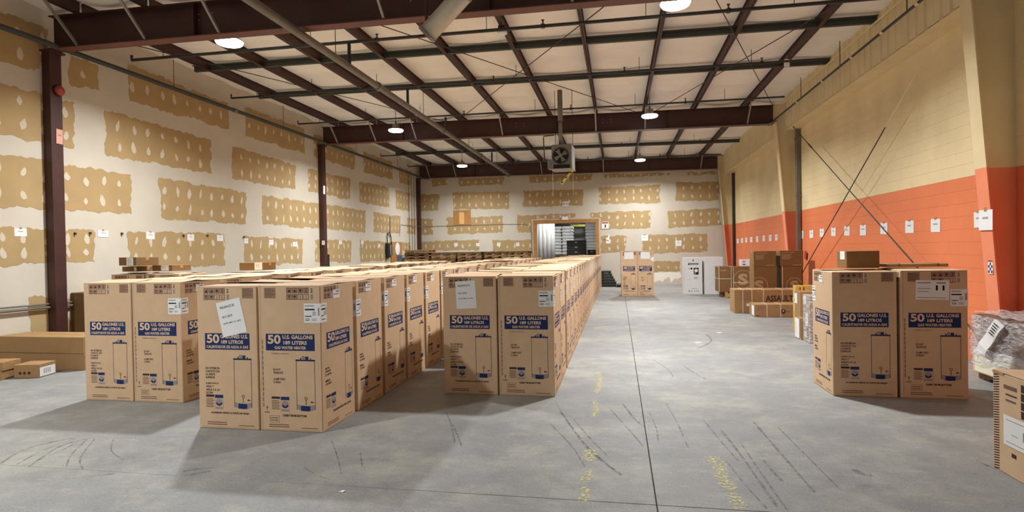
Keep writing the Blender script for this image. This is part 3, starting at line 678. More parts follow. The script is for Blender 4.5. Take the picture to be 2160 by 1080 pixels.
# smoke detector, camera, bell, etc.
t = thing('smoke_detector', 'round white detector under a roof purlin beyond the first beam', 'detector', (-1.9, 9.75, 5.36))
MB().lathe([(.085, .04), (.085, .01), (.06, -.005), (.02, -.01)], n=24).build('base', WHITE, t); MB().box(-.06, -.06, .04, .06, .06, .14).build('bracket', MAROON, t)
p = atz(1660, 133, 5.36)
t = thing('motion_sensor', 'small white sensor box on a purlin near the block wall', 'sensor', p)
MB().box(-.05, -.03, -.07, .05, .03, .08, b=.01).build('body', WHITE, t); MB().tube([(0, 0, .08), (0, 0, .16)], .01, 6).build('bracket', GALV, t)
p = aty(143, 183, 7.78)
t = thing('alarm_bell', 'red alarm bell on the nearest maroon column', 'bell', (-8.99, 7.93, p.z))
def xl(prof, n=20):
    m = MB().lathe(prof, n=n); m.v = [(z, y, -x) for x, y, z in m.v]; return m
xl([(.03, 0), (.05, .02), (.085, .02), (.08, .05), (.055, .075), (.02, .085)]).build('gong', RED, t, smooth=True); xl([(.06, 0), (.06, .03), (.02, .03)]).build('back_box', RED, t)
# signs and papers on the walls
def paper(pos, nrm, wd, ht, label, group, tapec=TAPE, marks=1, tape=True, m=WHITE, name='paper_sheet', cat='paper'):
    """a flat sheet fixed to a vertical surface; pos is its centre"""
    n = Vector(nrm); u = Vector((-n.y, n.x, 0)); t = thing(name, label, cat, pos, 0, group)
    R_ = random.uniform(-.03, .03)
    c, s = math.cos(R_), math.sin(R_)
    q = lambda a, b, d: u*(a*c-b*s)+Vector((0, 0, a*s+b*c))+n*d
    MB().prism([q(-wd/2, -ht/2, .004), q(wd/2, -ht/2, .005), q(wd/2, ht/2, .004), q(-wd/2, ht/2, .004)], n*.002).build('sheet', m, t)
    if tape: MB().prism([q(-wd*.1, ht*.42, .007), q(wd*.1, ht*.42, .007), q(wd*.1, ht*.62, .007), q(-wd*.1, ht*.62, .007)], n*.002).build('tape', tapec, t)
    if marks:
        k = MB(); x = -wd*.22
        while x < wd*.2:
            l = random.uniform(.04, .08)*wd; k.prism([q(x, ht*.05, .0066), q(x+l, ht*.05, .0066), q(x+l, ht*.05+ht*.1, .0066), q(x, ht*.05+ht*.1, .0066)], n*.0005); x += l+wd*.025
        stuff(k.build('print', GREYINK, t))
    return t
LP = [(43, 490, 26, 17), (217, 493, 22, 14), (317, 497, 18, 15), (402, 501, 14, 14), (464, 502, 13, 13), (519, 508, 8, 11), (572, 511, 9, 11), (622, 515, 9, 10), (718, 511, 6, 8), (764, 511, 5, 8), (799.5, 518, 4.5, 7)]
def wall_paper(lst, axis, val, nrm, labels, group, tape=True):
    for k, (x, y, a, b) in enumerate(lst):
        c = _at(x, y, val, axis); e = _at(x+a/2, y, val, axis)-_at(x-a/2, y, val, axis); ht = _at(x, y-b/2, val, axis).z-_at(x, y+b/2, val, axis).z
        paper(c, nrm, abs(e[1-axis]), ht, labels(k), group, tape=tape)
wall_paper(LP, 0, XL, (1, 0, 0), lambda k: f'white paper row sign on the drywall side wall, {ORD[k+1]} from the camera', 'row signs on the drywall side wall')
p = aty(685, 512, 16.49); paper(Vector((-9.0, 16.47, p.z)), (0, -1, 0), .1, .13, 'white paper sign on the middle maroon column at eye level', None, tape=False)
p = aty(686, 400, 16.49); paper(Vector((-8.99, 16.56, p.z)), (1, 0, 0), .12, .26, 'torn white notice high on the middle maroon column', None, tape=False, marks=0)
p = aty(137, 285, 7.85); paper(Vector((-8.99, 7.93, p.z)), (1, 0, 0), .11, .24, 'pinkish notice on the nearest maroon column below the bell', None, tape=False, m=mat('pink_notice', srgb(214, 160, 140), .7))
BP = [(962, 516, 7, 7), (1008, 516, 7, 6), (1052, 515.5, 7, 7.5), (1092, 515.5, 7, 7.5)]
wall_paper(BP, 1, YB, (0, -1, 0), lambda k: f'white paper row sign on the end wall above the pallet stacks, {ORD[k+1]} from the corner', 'row signs above the pallets', False)
for (x, y, a, b), lb in zip([(1283, 509, 9, 9), (1360, 502, 14, 12), (1431, 513, 13, 12)], ('small white sign on the end wall below the torn paper', 'white paper taped to the end wall above the twin cartons', 'white paper taped to the end wall above the white cartons')):
    wall_paper([(x, y, a, b)], 1, YB, (0, -1, 0), lambda k: lb, None)
RP = [(1691, 495, 8, 17), (1712, 493.5, 8, 17), (1734, 491, 8.5, 18), (1758.5, 489, 9.5, 18), (1787, 487, 11.5, 20), (1821, 485.5, 13, 22), (1865, 482, 15, 24), (1919, 478.5, 18, 26), (1974, 475.5, 20, 28), (2064, 463.5, 18, 33)]
wall_paper(RP, 0, XR, (-1, 0, 0), lambda k: f'white paper row sign taped to the orange block wall, {ORD[len(RP)-k]} from the near column', 'row signs on the near orange bay')
RQ = [(1556.5, 508.5, 4, 9.5), (1565.5, 507.5, 4, 10), (1574.5, 506.5, 4, 10), (1585, 505.5, 5, 11), (1597.5, 504.5, 5, 12), (1611.5, 502.8, 5, 12.5), (1625, 502, 5.5, 13), (1638, 501, 5.5, 13)]
wall_paper(RQ, 0, XR, (-1, 0, 0), lambda k: f'white paper row sign on the far orange bay, {ORD[k+1]} from the end wall', 'row signs on the far orange bay', False)
p = aty(2082, 464, 8.0); paper(Vector((4.615-.075*p.z-.004, 8.0, p.z)), (-1, 0, 0), .27, .25, 'white paper sign taped on the orange face of the near tapered column', None)
# checkered sticker
p = aty(2094, 563, 8.0); xx = 4.615-.075*p.z-.003
t = thing('checkered_sticker', 'white sticker with a blue check and red band on the near orange column', 'sticker', (xx, 8.0, p.z))
MB().box(-.002, -.045, -.085, .002, .045, .085).build('backing', WHITE, t); MB().box(-.003, -.045, .062, -.002, .045, .085).build('red_band', RED, t)
k = MB()
for i in range(3):
    for j in range(4):
        if (i+j) % 2 == 0: k.box(-.003, -.04+i*.027, -.075+j*.032, -.0022, -.04+(i+1)*.027, -.075+(j+1)*.032)
k.build('print', BLUE, t)
# signs around the opening
def sign(x, y, a, b, label, words, m=WHITE, ink=BLACK, band=None):
    c = aty(x, y, YB); e = aty(x+a/2, y, YB).x-aty(x-a/2, y, YB).x; ht = aty(x, y-b/2, YB).z-aty(x, y+b/2, YB).z
    t = thing('wall_sign', label, 'sign', c); MB().box(-e/2, -.012, -ht/2, e/2, -.001, ht/2).build('plate', m, t)
    k = MB(); s = Sheet(k, (-e/2, -.012, -ht/2), (1, 0, 0), (0, 0, 1), (0, -1, 0), e, ht)
    for txt, *r in words: s.text(txt, *r, 0, 1)
    if band: s.rect(*band, 1, 1)
    if k.v: k.build('print', [ink, RED], t)
sign(1193, 430, 12, 10, 'small white sign reading D-2 above the framed opening', [('D-2', .12, .3, .88, .72)])
sign(1276.5, 475, 15, 15, 'fire extinguisher sign beside the framed opening', [('I', .44, .15, .6, .6)], band=(.05, .74, .95, .92))
c = aty(1192, 461, YB); t = thing('emergency_light', 'white emergency light box on top of the framed opening', 'lamp', (c.x, YB-.07, c.z))
MB().box(-.14, -.03, -.07, .14, .07, .07, b=.01).build('case', WHITE, t); MB().box(-.11, -.034, .075, -.05, .0, .11, b=.008).build('head', WHITE, t); MB().box(.05, -.034, .075, .11, 0, .11, b=.008).build('head', WHITE, t)
c = aty(1281, 499, YB-.02); t = thing('torn_paper', 'white torn paper hanging at an angle beside the framed opening', 'paper', c)
MB().prism([(-.12, 0, -.1), (.05, -.01, -.17), (.12, 0, .02), (.02, 0, .12), (.04, 0, -.02)], (0, -.003, 0)).build('sheet', WHITE, t); MB().prism([(-.2, 0, -.13), (-.08, 0, -.05), (-.02, 0, -.13)], (0, -.004, 0)).build('corner', TAPE, t)
c0 = aty(957, 475, YB); c1 = aty(993, 443, YB)
t = thing('plywood_patch', 'orange plywood patch with a pale plank on the end wall', 'panel', (c0.x, YB, c0.z)); W_, H_ = c1.x-c0.x, c1.z-c0.z
MB().box(0, -.024, 0, W_, -.006, H_).build('panel', PLY, t); MB().box(W_*.34, -.045, .03, W_*.62, -.024, H_*.86).build('plank', PLY_L, t)
# ------------------------------------------------------------------ water heater cartons
CW, CDP, CH = .628, .645, 1.35
MIDINK = mat('pale_brown_ink', srgb(160, 128, 102), .75, var=.03, spec=.2)
PM = [BLUE, TAN, INK, INK_L, GREYINK, WHITE, BLACK, MIDINK]      # print inks
def icon_block(s, u0, v0, num=True):
    du, dv = .083, .038
    for r in range(2):
        for c in range(4):
            a = u0+c*(du+.008); b = v0-r*(dv+.006)
            k_ = r*4+c; s.rect(a, b-dv, a+du, b, 3, 1)
            s.rect(a+.010, b-dv+.005, a+du-.010, b-.005, 7 if k_ < 6 else 1, 2)
            k = r*4+c
            if k in (0, 1): s.poly([(a+.02, b-.03), (a+.066, b-.03), (a+.066, b-.022), (a+.045, b-.012), (a+.03, b-.02)], 2, 3)
            elif k == 2: s.poly([(a+.02, b-.019), (a+.04, b-.008), (a+.066, b-.017), (a+.046, b-.031)], 2, 3)
            elif k == 3: s.rect(a+.036, b-.032, a+.048, b-.007, 2, 3)
            elif k == 4: s.poly([(a+.022, b-.009), (a+.062, b-.009), (a+.046, b-.019), (a+.046, b-.031), (a+.038, b-.031), (a+.038, b-.019)], 2, 3)
            elif k == 5: s.poly([(a+.018, b-.02), (a+.03, b-.01), (a+.054, b-.01), (a+.066, b-.02)], 2, 3); s.rect(a+.039, b-.031, a+.045, b-.02, 2, 3)
            else:
                s.rect(a+.028, b-.032, a+.036, b-.008, 2, 3); s.rect(a+.048, b-.032, a+.056, b-.008, 2, 3)
    if num: s.text('2', u0+.385, v0-.033, u0+.42, v0-.006, 2, 1); s.rect(u0+.385, v0-.08, u0+.425, v0-.045, 4, 1)
def notice_block(s, u0, v0):
    s.rect(u0, v0-.07, u0+.18, v0, 7, 0); s.frame(u0, v0-.07, u0+.18, v0, .004, 3, 1)
    for k in range(7): s.rect(u0+.012, v0-.062+k*.0085, u0+(.165 if k % 3 else .12), v0-.062+k*.0085+.0045, 3, 1)
def tank(s, u0, v0, u1, v1):
    m = (u0+u1)/2; w_ = u1-u0
    t = .0045
    s.rect(u0, v0, u0+t/s.W, v1, 2, 1); s.rect(u1-t/s.W, v0, u1, v1, 2, 1)
    s.rect(u0-.006, v1, u1+.006, v1+.007, 0, 1); s.rect(u0-.006, v1-.004, u1+.006, v1, 2, 1)
    s.disc((m-.03)*s.W, (v1+.02)*s.H, .014, 0, 1, 12, .008); s.rect(m+.0, v1+.007, m+.05, v1+.028, 0, 1); s.rect(m-.08, v1+.007, m-.06, v1+.018, 0, 1); s.rect(m+.075, v1+.007, m+.09, v1+.018, 0, 1)
    a = .034
    pts = [(u0, v0)] + [(u0+w_*k/8, v0-.012*math.sin(math.pi*k/8)) for k in range(1, 8)] + [(u1, v0), (u1, v0+a)] + [(u1-w_*k/8, v0+a-.010*math.sin(math.pi*k/8)) for k in range(1, 8)] + [(u0, v0+a)]
    s.poly(pts, 4, 1)
    s.poly([(m-w_*.28, v0-.010), (m, v0-.012), (m+w_*.22, v0-.0105), (m+w_*.22, v0+a-.011), (m, v0+a-.0095), (m-w_*.28, v0+a-.0085)], 0, 2)
    s.rect(u0, v0-.002, u0+.004, v0+.02, 2, 2)
    s.disc(m*s.W, (v0+.075)*s.H, .016, 3, 1, 12, .009); s.rect(m-.006, v0+.03, m+.006, v0+.065, 3, 1); s.disc((u1-.06)*s.W, (v0+.05)*s.H, .009, 2, 1, 8); s.rect(u1-.055, v0+.046, u1-.02, v0+.052, 3, 1)
def cert(s, u0, v0):
    s.rect(u0, v0-.016, u0+.135, v0, 2, 1)
    for k in range(6): s.rect(u0, v0-.032-k*.011, u0+(.13 if k % 2 else .115), v0-.027-k*.011, 3, 1)
    s.rect(u0+.148, v0-.022, u0+.285, v0, 0, 1); s.frame(u0+.148, v0-.1, u0+.285, v0-.022, .003, 4, 1)
    s.disc((u0+.216)*s.W, (v0-.052)*s.H, .034, 4, 2, 18); s.disc((u0+.216)*s.W, (v0-.052)*s.H, .034, 0, 3, 14, .017, 190, 350)
    s.rect(u0+.16, v0-.095, u0+.275, v0-.085, 4, 2)
def lines(s, u0, v0, rows, h=.0155, gap=.006, cw=.0195):
    v = v0
    for r in rows:
        if r: s.text(r, u0, v-h, u0+cw*len(r), v, 2, 1, .03)
        v -= h+gap
    return v
LAY = {
 'E': dict(seam=1, icons=.463, sq=.107, band=(.116, .898), l1='U.S. GALLONS', l2='189 LITERS', l3='GAS WATER HEATER', x1=(.385, .87), x2=(.40, .775), x3=(.255, .76), tank=(.594, .892), txt=.225,
           rows=['DO NOT', 'TRUNCATE', '', 'CLAMP ONLY', '2 HIGH'], cert=.19, bold='CARRY FROM BOTTOM', bx=(.365, .745), foot=1),
 'S': dict(seam=0, icons=.12, sq=.765, band=(.127, .87), l1='GALONES U.S.', l2='189 LITROS', l3='CALENTADOR DE AGUA A GAS', x1=(.385, .845), x2=(.40, .765), x3=(.15, .845), tank=(.60, .89), txt=.125,
           rows=['NO ESTIBE EN', 'CONTACTO CON', 'LA PARTE', 'SUPERIOR', '', 'SUJETE SOLO', 'ABAJO Y', 'APILE 2 A LA', 'ALTURA'], cert=.125, bold='ACARREAR DESDE LA PARTE DE ABAJO', bx=(.2, .84), foot=0),
 'Q': dict(seam=0, icons=.10, sq=None, band=(.15, .86), l1='GALLONS U.S.', l2='189 LITRES', l3='CHAUFFE-EAU AU GAZ', x1=(.40, .84), x2=(.41, .76), x3=(.21, .79), tank=(.70, .93), txt=.10,
           rows=['NE PAS', 'TRONQUER', 'LE CARTON', '', 'EMPILER', '2 DE HAUT'], cert=.11, bold='TRANSPORTER PAR LE BAS', bx=(.3, .86), foot=0)}
def face_print(mb, fc, L_, num='50'):
    s = Sheet(mb, *fc)
    if L_['seam']: s.rect(.034, 0.0, .0375, 1, 3, 0)
    icon_block(s, L_['icons'], .982)
    if L_['sq'] is not None: notice_block(s, L_['sq'], .981)
    a, b = L_['band']; s.rect(a, .553, b, .667, 0, 1)
    s.text(num, a+.03, .598, a+.24, .660, 1, 2, .03)
    s.text(L_['l1'], L_['x1'][0], .632, L_['x1'][1], .659, 1, 2, .035); s.text(L_['l2'], L_['x2'][0], .594, L_['x2'][1], .620, 1, 2, .035)
    s.text(L_['l3'], L_['x3'][0], .562, L_['x3'][1], .583, 1, 2, .03)
    tank(s, L_['tank'][0], .155, L_['tank'][1], .487)
    lines(s, L_['txt'], .43, L_['rows'])
    cert(s, L_['cert'], .237)
    s.text(L_['bold'], L_['bx'][0], .102, L_['bx'][1], .118, 2, 1, .05)
    s.text('NOMINAL CAPACITY' if L_['foot'] else 'CAPACIDAD NOMINAL', .2, .528, .48, .536, 3, 1) if L_['foot'] else None
    if L_['foot']:
        s.frame(.15, .06, .31, .106, .003, 3, 1); s.rect(.165, .072, .29, .078, 3, 1); s.rect(.165, .088, .29, .094, 3, 1)
        k = .165
        while k < .60: s.rect(.052, k, .066, k+.028, 3, 1); k += .036
        s.poly([(.098, .155), (.13, .155), (.122, .168), (.114, .176), (.106, .168)], 3, 1); s.rect(.111, .135, .117, .156, 3, 1); s.rect(.07, .125, .155, .131, 3, 1)
    s.rect(.14, .042, .46, .048, 3, 1); s.rect(.14, .028, .47, .034, 3, 1); s.rect(.66, .024, .92, .029, 3, 1)
    k = .06
    while k < .95: s.rect(k, .0095, k+.012, .0125, 3, 1); k += .03
def heater_print(num='50', w_=CW, d_=CDP, h_=CH):
    mb = MB(); fc = faces(w_, d_, h_)
    face_print(mb, fc['F'], LAY['E'], num); face_print(mb, fc['R'], LAY['Q'], num); face_print(mb, fc['B'], LAY['S'], num); face_print(mb, fc['L'], LAY['S'], num)
    return mb.mesh('print', PM, fix=False)
def center(me, w_=CW, d_=CDP):
    me.transform(Matrix.Translation((-w_/2, -d_/2, 0))); return me
pr50 = center(heater_print())
body50 = center(MB().box(0, 0, 0, CW, CDP, CH-.012, b=.006).mesh('carton_body', KRAFT))
def label_mesh():
    mb = MB(); fc = faces(CW, CDP, CH); s = Sheet(mb, *fc['F']); s.rect(.74, .727, 1.0015, .858, 0, 3)
    s.rect(.755, .838, .90, .845, 1, 4); s.rect(.755, .812, .91, .822, 2, 4); s.rect(.755, .768, .86, .774, 2, 4)
    for k in range(7): s.rect(.875+k*.008, .775, .879+k*.008, .803, 1, 4)
    s.rect(.96, .775, .985, .828, 1, 4)
    for k in range(2): s.rect(.76, .742+k*.009, .83, .746+k*.009, 2, 4); s.rect(.86, .742+k*.009, .94, .746+k*.009, 1, 4)
    s = Sheet(mb, *fc['R']); s.rect(0, .727, .17, .858, 0, 3); s.rect(.02, .838, .14, .845, 1, 4); s.rect(.02, .812, .13, .822, 2, 4); s.rect(.02, .77, .08, .776, 2, 4)
    for k in range(5): s.rect(.085+k*.008, .775, .089+k*.008, .803, 1, 4)
    s.rect(.14, .775, .16, .828, 1, 4); s.rect(.02, .745, .13, .75, 2, 4)
    return center(mb.mesh('shipping_label', [WHITE, GREYINK, BLACK], fix=False))
def small_label():
    mb = MB(); s = Sheet(mb, *faces(CW, CDP, CH)['R']); s.rect(.36, .905, .56, .965, 0, 5); s.rect(.38, .93, .54, .938, 1, 6); s.rect(.44, .95, .54, .956, 2, 6)
    return center(mb.mesh('stock_label', [WHITE, GREYINK, BLACK], fix=False))
lab_me = label_mesh(); slab_me = small_label()
def flap_mesh(k):
    r = random.Random(k); h2 = CDP/2-.002; lift = r.choice((.004, .009, .016, .024)); tw = r.uniform(-.008, .008); nx, ny = 6, 4; v = []; f = []
    for lay in (0, .0045):
        for j in range(ny+1):
            for i in range(nx+1):
                t = j/ny; u = i/nx
                v.append((-CW/2+.003+u*(CW-.006), -CDP/2+.002+t*h2, CH-.0118+lay+t**1.5*(lift+tw*(2*u-1))+.003*math.sin(3*u+k)*t))
    n = (nx+1)*(ny+1)
    for j in range(ny):
        for i in range(nx):
            a = j*(nx+1)+i; f += [(a, a+nx+1, a+nx+2, a+1), (n+a, n+a+1, n+a+nx+2, n+a+nx+1)]
    def rim(ids): 
        for a, b in zip(ids, ids[1:]): f.append((a, b, n+b, n+a))
    rim(list(range(nx+1))); rim([ny*(nx+1)+nx-i for i in range(nx+1)]); rim([j*(nx+1)+nx for j in range(ny+1)]); rim([(ny-j)*(nx+1) for j in range(ny+1)])
    return MB().add(v, f).mesh('top_flap', FLAP, fix=True)
flaps = [flap_mesh(k) for k in range(8)]
def heater(x, y, rot, label, back, extras=True, z=0):
    """x, y: centre of the base; back turns the carton so that its Spanish face looks at the camera"""
    r = random.uniform(-.004, .004)
    o = put('water_heater_carton', body50, None, (x, y, z), rot+r+(math.pi if back else 0))
    tag(o, label, 'carton', 'water heater cartons')
    put('print', pr50, o)
    a = put('top_flap', random.choice(flaps), o); b = put('top_flap', random.choice(flaps), o); b.rotation_euler = (0, 0, math.pi)
    if extras:
        l = put('shipping_label', lab_me, o, (0, 0, random.uniform(-.015, .03))); l['label'] = 'white shipping label'
        l = put('stock_label', slab_me, o, (0, 0, random.uniform(-.02, .01))); l['label'] = 'small white label'
    return o
def sheet_on(parent, cx, cz, wd, ht, ang, y, words, land=False):
    """a loose sheet taped on the camera side of a carton; coordinates in the carton's own frame"""
    sgn = -1 if parent.rotation_euler.z < 1 else 1
    mb = MB(); c, s = math.cos(ang), math.sin(ang); U = Vector((c*-sgn, 0, s)); V = Vector((-s*-sgn, 0, c)); N = Vector((0, sgn, 0))
    o = Vector((cx*-sgn, y*-sgn*-1 if False else sgn*CDP/2, cz)) - U*wd/2 - V*ht/2
    sh = Sheet(mb, o, U, V, N, wd, ht); sh.rect(0, 0, 1, 1, 0, 5)
    for w_ in words:
        if isinstance(w_[0], str): sh.text(w_[0], *w_[1:], 1, 7, .01)
        else: sh.rect(*w_, 1, 7)
    p = mb.build('paper_sheet', [WHITE, BLACK], parent, fix=False); p['label'] = 'white printed paper sheet'; return p
rows = [('wall-side double row', -6.03, 5.56, 15, .70, 'A', .637), ('middle double row', -3.93, 4.79, 21, .715, 'B', .639), ('aisle-side double row', -1.975, 6.30, 25, .72, 'C', .632)]
H = {}
for nm, x0, y0, n, pitch, key, px in rows:
    y = y0
    for k in range(n):
        for c in range(2):
            gap = 0
            if key == 'C': gap = .008*c
            x = x0+CW/2+c*(px+.004)+gap + (random.uniform(-.002, .002)) + .004*k*(key == 'B')*.6
            side = ('drywall-side', 'aisle-side')[c]
            lb = f'water heater carton, {ORD[k+1]} from the front, {side} line of the {nm}'
            rot = -.012 if key == 'C' and k == 0 else 0
            H[key, k, c] = heater(x, y+CDP/2, rot, lb, c == 0)
        y += (pitch if not (key == 'C' and k == 1) else pitch+.12) + random.uniform(-.012, .012)
H['B', 0, 0]['label'] = 'front water heater carton with a tilted white sheet, nearest to the camera'
H['B', 0, 1]['label'] = 'front water heater carton beside the one with the tilted white sheet'
H['C', 0, 0]['label'] = 'front water heater carton with an upright white sheet over its handling icons'
H['C', 0, 1]['label'] = 'front water heater carton at the aisle corner, next to the one with an upright sheet'
H['A', 0, 0]['label'] = 'front water heater carton at the outer corner of the wall-side double row, no sheet'
H['A', 0, 1]['label'] = 'front water heater carton of the wall-side double row with a shaded side face'
words = [('RELIANCE 50', .13, .80, .72, .87), ('SKU: 50/75', .13, .53, .56, .59), ('DATE: MAY 23, 2025', .13, .34, .86, .39)]
sheet_on(H['B', 0, 0], .05, 1.05, .255, .33, .22, 0, words)
sheet_on(H['C', 0, 0], -.04, 1.135, .235, .315, .05, 0, words)
# the pair on the masonry side
D1 = heater(2.265+CW/2, 6.675+CDP/2, -.004, 'water heater carton of the pair by the orange wall, on its aisle side', True)
D2 = heater(2.265+CW*1.5+.03, 6.665+CDP/2, -.004, 'water heater carton by the orange wall with a wide white sheet on it', False)
D1.children[-1].location = (0, -.05, -.12)
sheet_on(D2, -.015, 1.14, .315, .205, -.02, 0, [(.05, .85, .45, .88), (.62, .84, .9, .88), (.60, .48, .66, .74), (.80, .48, .86, .74), (.05, .55, .45, .57), (.05, .4, .4, .42), (.05, .1, .9, .12)])
# two cartons behind the wall-side row that carry small boxes
heater(-7.95, 8.45, 0, 'water heater carton standing alone behind the wall-side row under the stacked small boxes', True, False)
heater(-7.30, 8.45, 0, 'water heater carton standing alone behind the wall-side row beside the stacked small boxes', False, False)
# far pair, a slimmer model
w2, d2, h2 = .533, .545, 1.52
pr40 = center(heater_print('40', w2, d2, h2), w2, d2); b40 = center(MB().box(0, 0, 0, w2, d2, h2, b=.006).mesh('carton_body', KRAFT), w2, d2)
for k in range(2):
    o = put('slim_heater_carton', b40, None, (.10+w2/2+k*(w2+.004), 19.65+d2/2, 0), .02+(math.pi if k == 0 else 0))
    tag(o, ('slim water heater carton of the far twin pair, on the drywall side', 'slim water heater carton of the far twin pair, with a torn label on its corner')[k], 'carton', 'twin slim cartons in the aisle')
    put('print', pr40, o); s = -1 if k else 1
    MB().box(-w2/2, -d2/2, h2, w2/2, -.003, h2+.006).build('top_flap', FLAP, o); MB().box(-w2/2, .003, h2, w2/2, d2/2, h2+.006).build('top_flap', FLAP, o)
    mb = MB().box(-.155, s*(d2/2+.003), 1.25, .155, s*(d2/2+.006), 1.48); mb.build('paper_sheet', WHITE, o)
    if k: MB().prism([(.15, -d2/2-.004, 1.22), (w2/2+.01, -d2/2-.004, 1.16), (w2/2+.01, -d2/2-.004, 1.32), (.2, -d2/2-.004, 1.30)], (0, -.002, 0)).build('torn_label', WHITE, o)
# ------------------------------------------------------------------ other cartons
def carton(name, label, loc, size, rotz=0, m=KRAFT, group=None, cat='carton', tape='x', straps=(), strap=BAND, art=None, labels=(), inks=None, symbols=()):
    w_, d_, h_ = size
    o = put(name, MB().box(0, 0, 0, w_, d_, h_, b=.005).mesh('carton_body', m), None, loc, rotz); tag(o, label, cat, group)
    if tape == 'x': MB().box(-.0008, d_/2-.025, h_-.05, w_+.0008, d_/2+.025, h_+.0012).build('packing_tape', TAPE, o)
    elif tape == 'y': MB().box(w_/2-.025, -.0008, h_-.05, w_/2+.025, d_+.0008, h_+.0012).build('packing_tape', TAPE, o)
    for ax, p in straps:
        e = .003; b = .016 if strap is YBAND else .008
        q = MB()
        if ax == 'x': # strap around at a given x
            q.box(p-b, -e, -.0, p+b, 0, h_+e).box(p-b, 0, h_, p+b, d_+e, h_+e).box(p-b, d_, 0, p+b, d_+e, h_)
        elif ax == 'y': q.box(-e, p-b, 0, 0, p+b, h_+e).box(0, p-b, h_, w_+e, p+b, h_+e).box(w_, p-b, 0, w_+e, p+b, h_)
        else: q.box(-e, -e, p-b, w_+e, 0, p+b).box(-e, 0, p-b, 0, d_+e, p+b).box(w_, 0, p-b, w_+e, d_+e, p+b)
        q.build('strap', strap, o)
    fc = faces(w_, d_, h_)
    for f, u0, v0, u1, v1, bars in labels:
        mb = MB(); s = Sheet(mb, *fc[f]); s.rect(u0, v0, u1, v1, 0, 3)
        for k in range(bars):
            x = u0+(u1-u0)*(.25+.5*k/max(1, bars)); s.rect(x, v0+(v1-v0)*.25, x+(u1-u0)*.05, v0+(v1-v0)*.8, 1, 5)
        l = mb.build('shipping_label', [WHITE, GREYINK], o, fix=False); l['label'] = 'white label'
    for fn in symbols:
        mb = MB(); fn({k: Sheet(mb, *v) for k, v in fc.items()}); mb.build('printed_symbol', inks or PM, o, fix=False)
    if art:
        mb = MB(); art({k: Sheet(mb, *v) for k, v in fc.items()}); mb.build('print', inks or PM, o, fix=False)
    return o
# small boxes on the wall-side row
carton('flat_carton', 'flat brown box at the bottom of the small stack, with one narrow label', (-8.22, 8.3, 1.385), (.44, .34, .085), -.30, KRAFT_S, 'small boxes on the wall-side row', labels=[('F', .80, .15, .95, .9, 0)])
carton('flat_carton', 'flat brown box beside the bottom one of the small stack, with a wide white label', (-7.68, 8.35, 1.385), (.5, .34, .10), -.25, KRAFT_S, 'small boxes on the wall-side row', labels=[('F', .45, .1, .85, .95, 2)])
carton('flat_carton', 'brown box on top of the small stack on the wall-side row, with a white label', (-8.1, 8.12, 1.49), (.62, .34, .135), -.42, KRAFT_S, 'small boxes on the wall-side row', labels=[('F', .46, .05, .86, .97, 2)])
carton('flat_carton', 'brown box with a white label lying alone on the wall-side row', (-5.98, 8.25, 1.382), (.44, .32, .125), .0, KRAFT_S, 'small boxes on the wall-side row', labels=[('F', .62, .06, .93, .98, 2)])
# long cartons by the drywall wall
carton('long_carton', 'long brown carton on the floor by the drywall wall, under a second one', (-9.13, 7.0, 0), (1.515, .5, .24), 0, KRAFT_D, 'long cartons by the drywall wall', tape='')
carton('long_carton', 'long brown carton lying on another, in front of the nearest maroon column', (-9.13, 6.99, .243), (1.51, .5, .24), 0, KRAFT_D, 'long cartons by the drywall wall', tape='x')
carton('small_carton', 'low brown box with a white label on its end, by the long cartons', (-8.13, 6.43, 0), (.34, .30, .185), .22, KRAFT_D, tape='', labels=[('R', .02, .08, .95, .75, 4)], art=lambda f: [f['F'].disc(x*.34, .07, .02, 2, 1, 10) for x in (.25, .42, .6)])
carton('small_carton', 'bottom box of the low pair at the edge, by the long cartons', (-8.72, 6.2, 0), (.55, .3, .12), .2, KRAFT_D, 'low pair of boxes')
carton('small_carton', 'top box of the low pair at the edge, by the long cartons', (-8.72, 6.21, .122), (.56, .3, .12), .2, KRAFT_D, 'low pair of boxes')
carton('tall_carton', 'tall plain brown carton against the drywall wall beside the nearest column', (-9.14, 8.19, 0), (.6, .5, 1.04), 0, KRAFT_S)
# on the pair by the orange wall
carton('brown_carton', 'brown carton with a white label on the lit-side carton by the orange wall', (2.52, 6.98, 1.365), (.335, .29, .19), 0, KRAFT_S, tape='', labels=[('L', .35, .5, .8, .98, 2)], art=lambda f: (f['F'].rect(.06, .1, .35, .13, 3), f['F'].rect(.06, .3, .12, .36, 3)))
carton('flat_carton', 'thin flat carton lying on the wide-sheet carton by the orange wall', (2.93, 6.98, 1.37), (.6, .28, .035), -.02, KRAFT_D, tape='', straps=[('x', .12), ('x', .5)], strap=KRAFT_S)
# white cartons by the end wall
WI = [BLACK, WHITE, GREYINK]
def white_art(f):
    s = f['F']
    s.frame(.2, .87, .78, .955, .004, 2); s.disc(.49*s.W, .918*s.H, .025, 0); s.rect(.2, .80, .78, .845, 0); s.rect(.28, .812, .72, .824, 1, 2)
    s.disc(.25*s.W, .70*s.H, .018, 2); s.disc(.39*s.W, .70*s.H, .035, 0); s.rect(.51, .535, .79, .72, 0); s.disc(.65*s.W, .645*s.H, .06, 1, 2, 14); s.rect(.56, .555, .61, .59, 1, 2)
    for k in range(5): s.rect(.51, .42+k*.012, .73, .426+k*.012, 2)
    s.rect(.05, .40, .35, .404, 2); s.rect(.4, .15, .7, .16, 2)
carton('white_carton', 'white carton with black print by the end wall', (2.25, 20.35, 0), (.58, .6, 1.26), .03, WHITEBOX, 'white cartons by the end wall', tape='', art=white_art, inks=WI, symbols=[lambda f, k=k, u=u: f['F'].disc(u*f['F'].W, .09*f['F'].H, .02, 0 if k == 0 else 2, 1, 8) for k, u in enumerate((.25, .38, .54, .66, .77))])
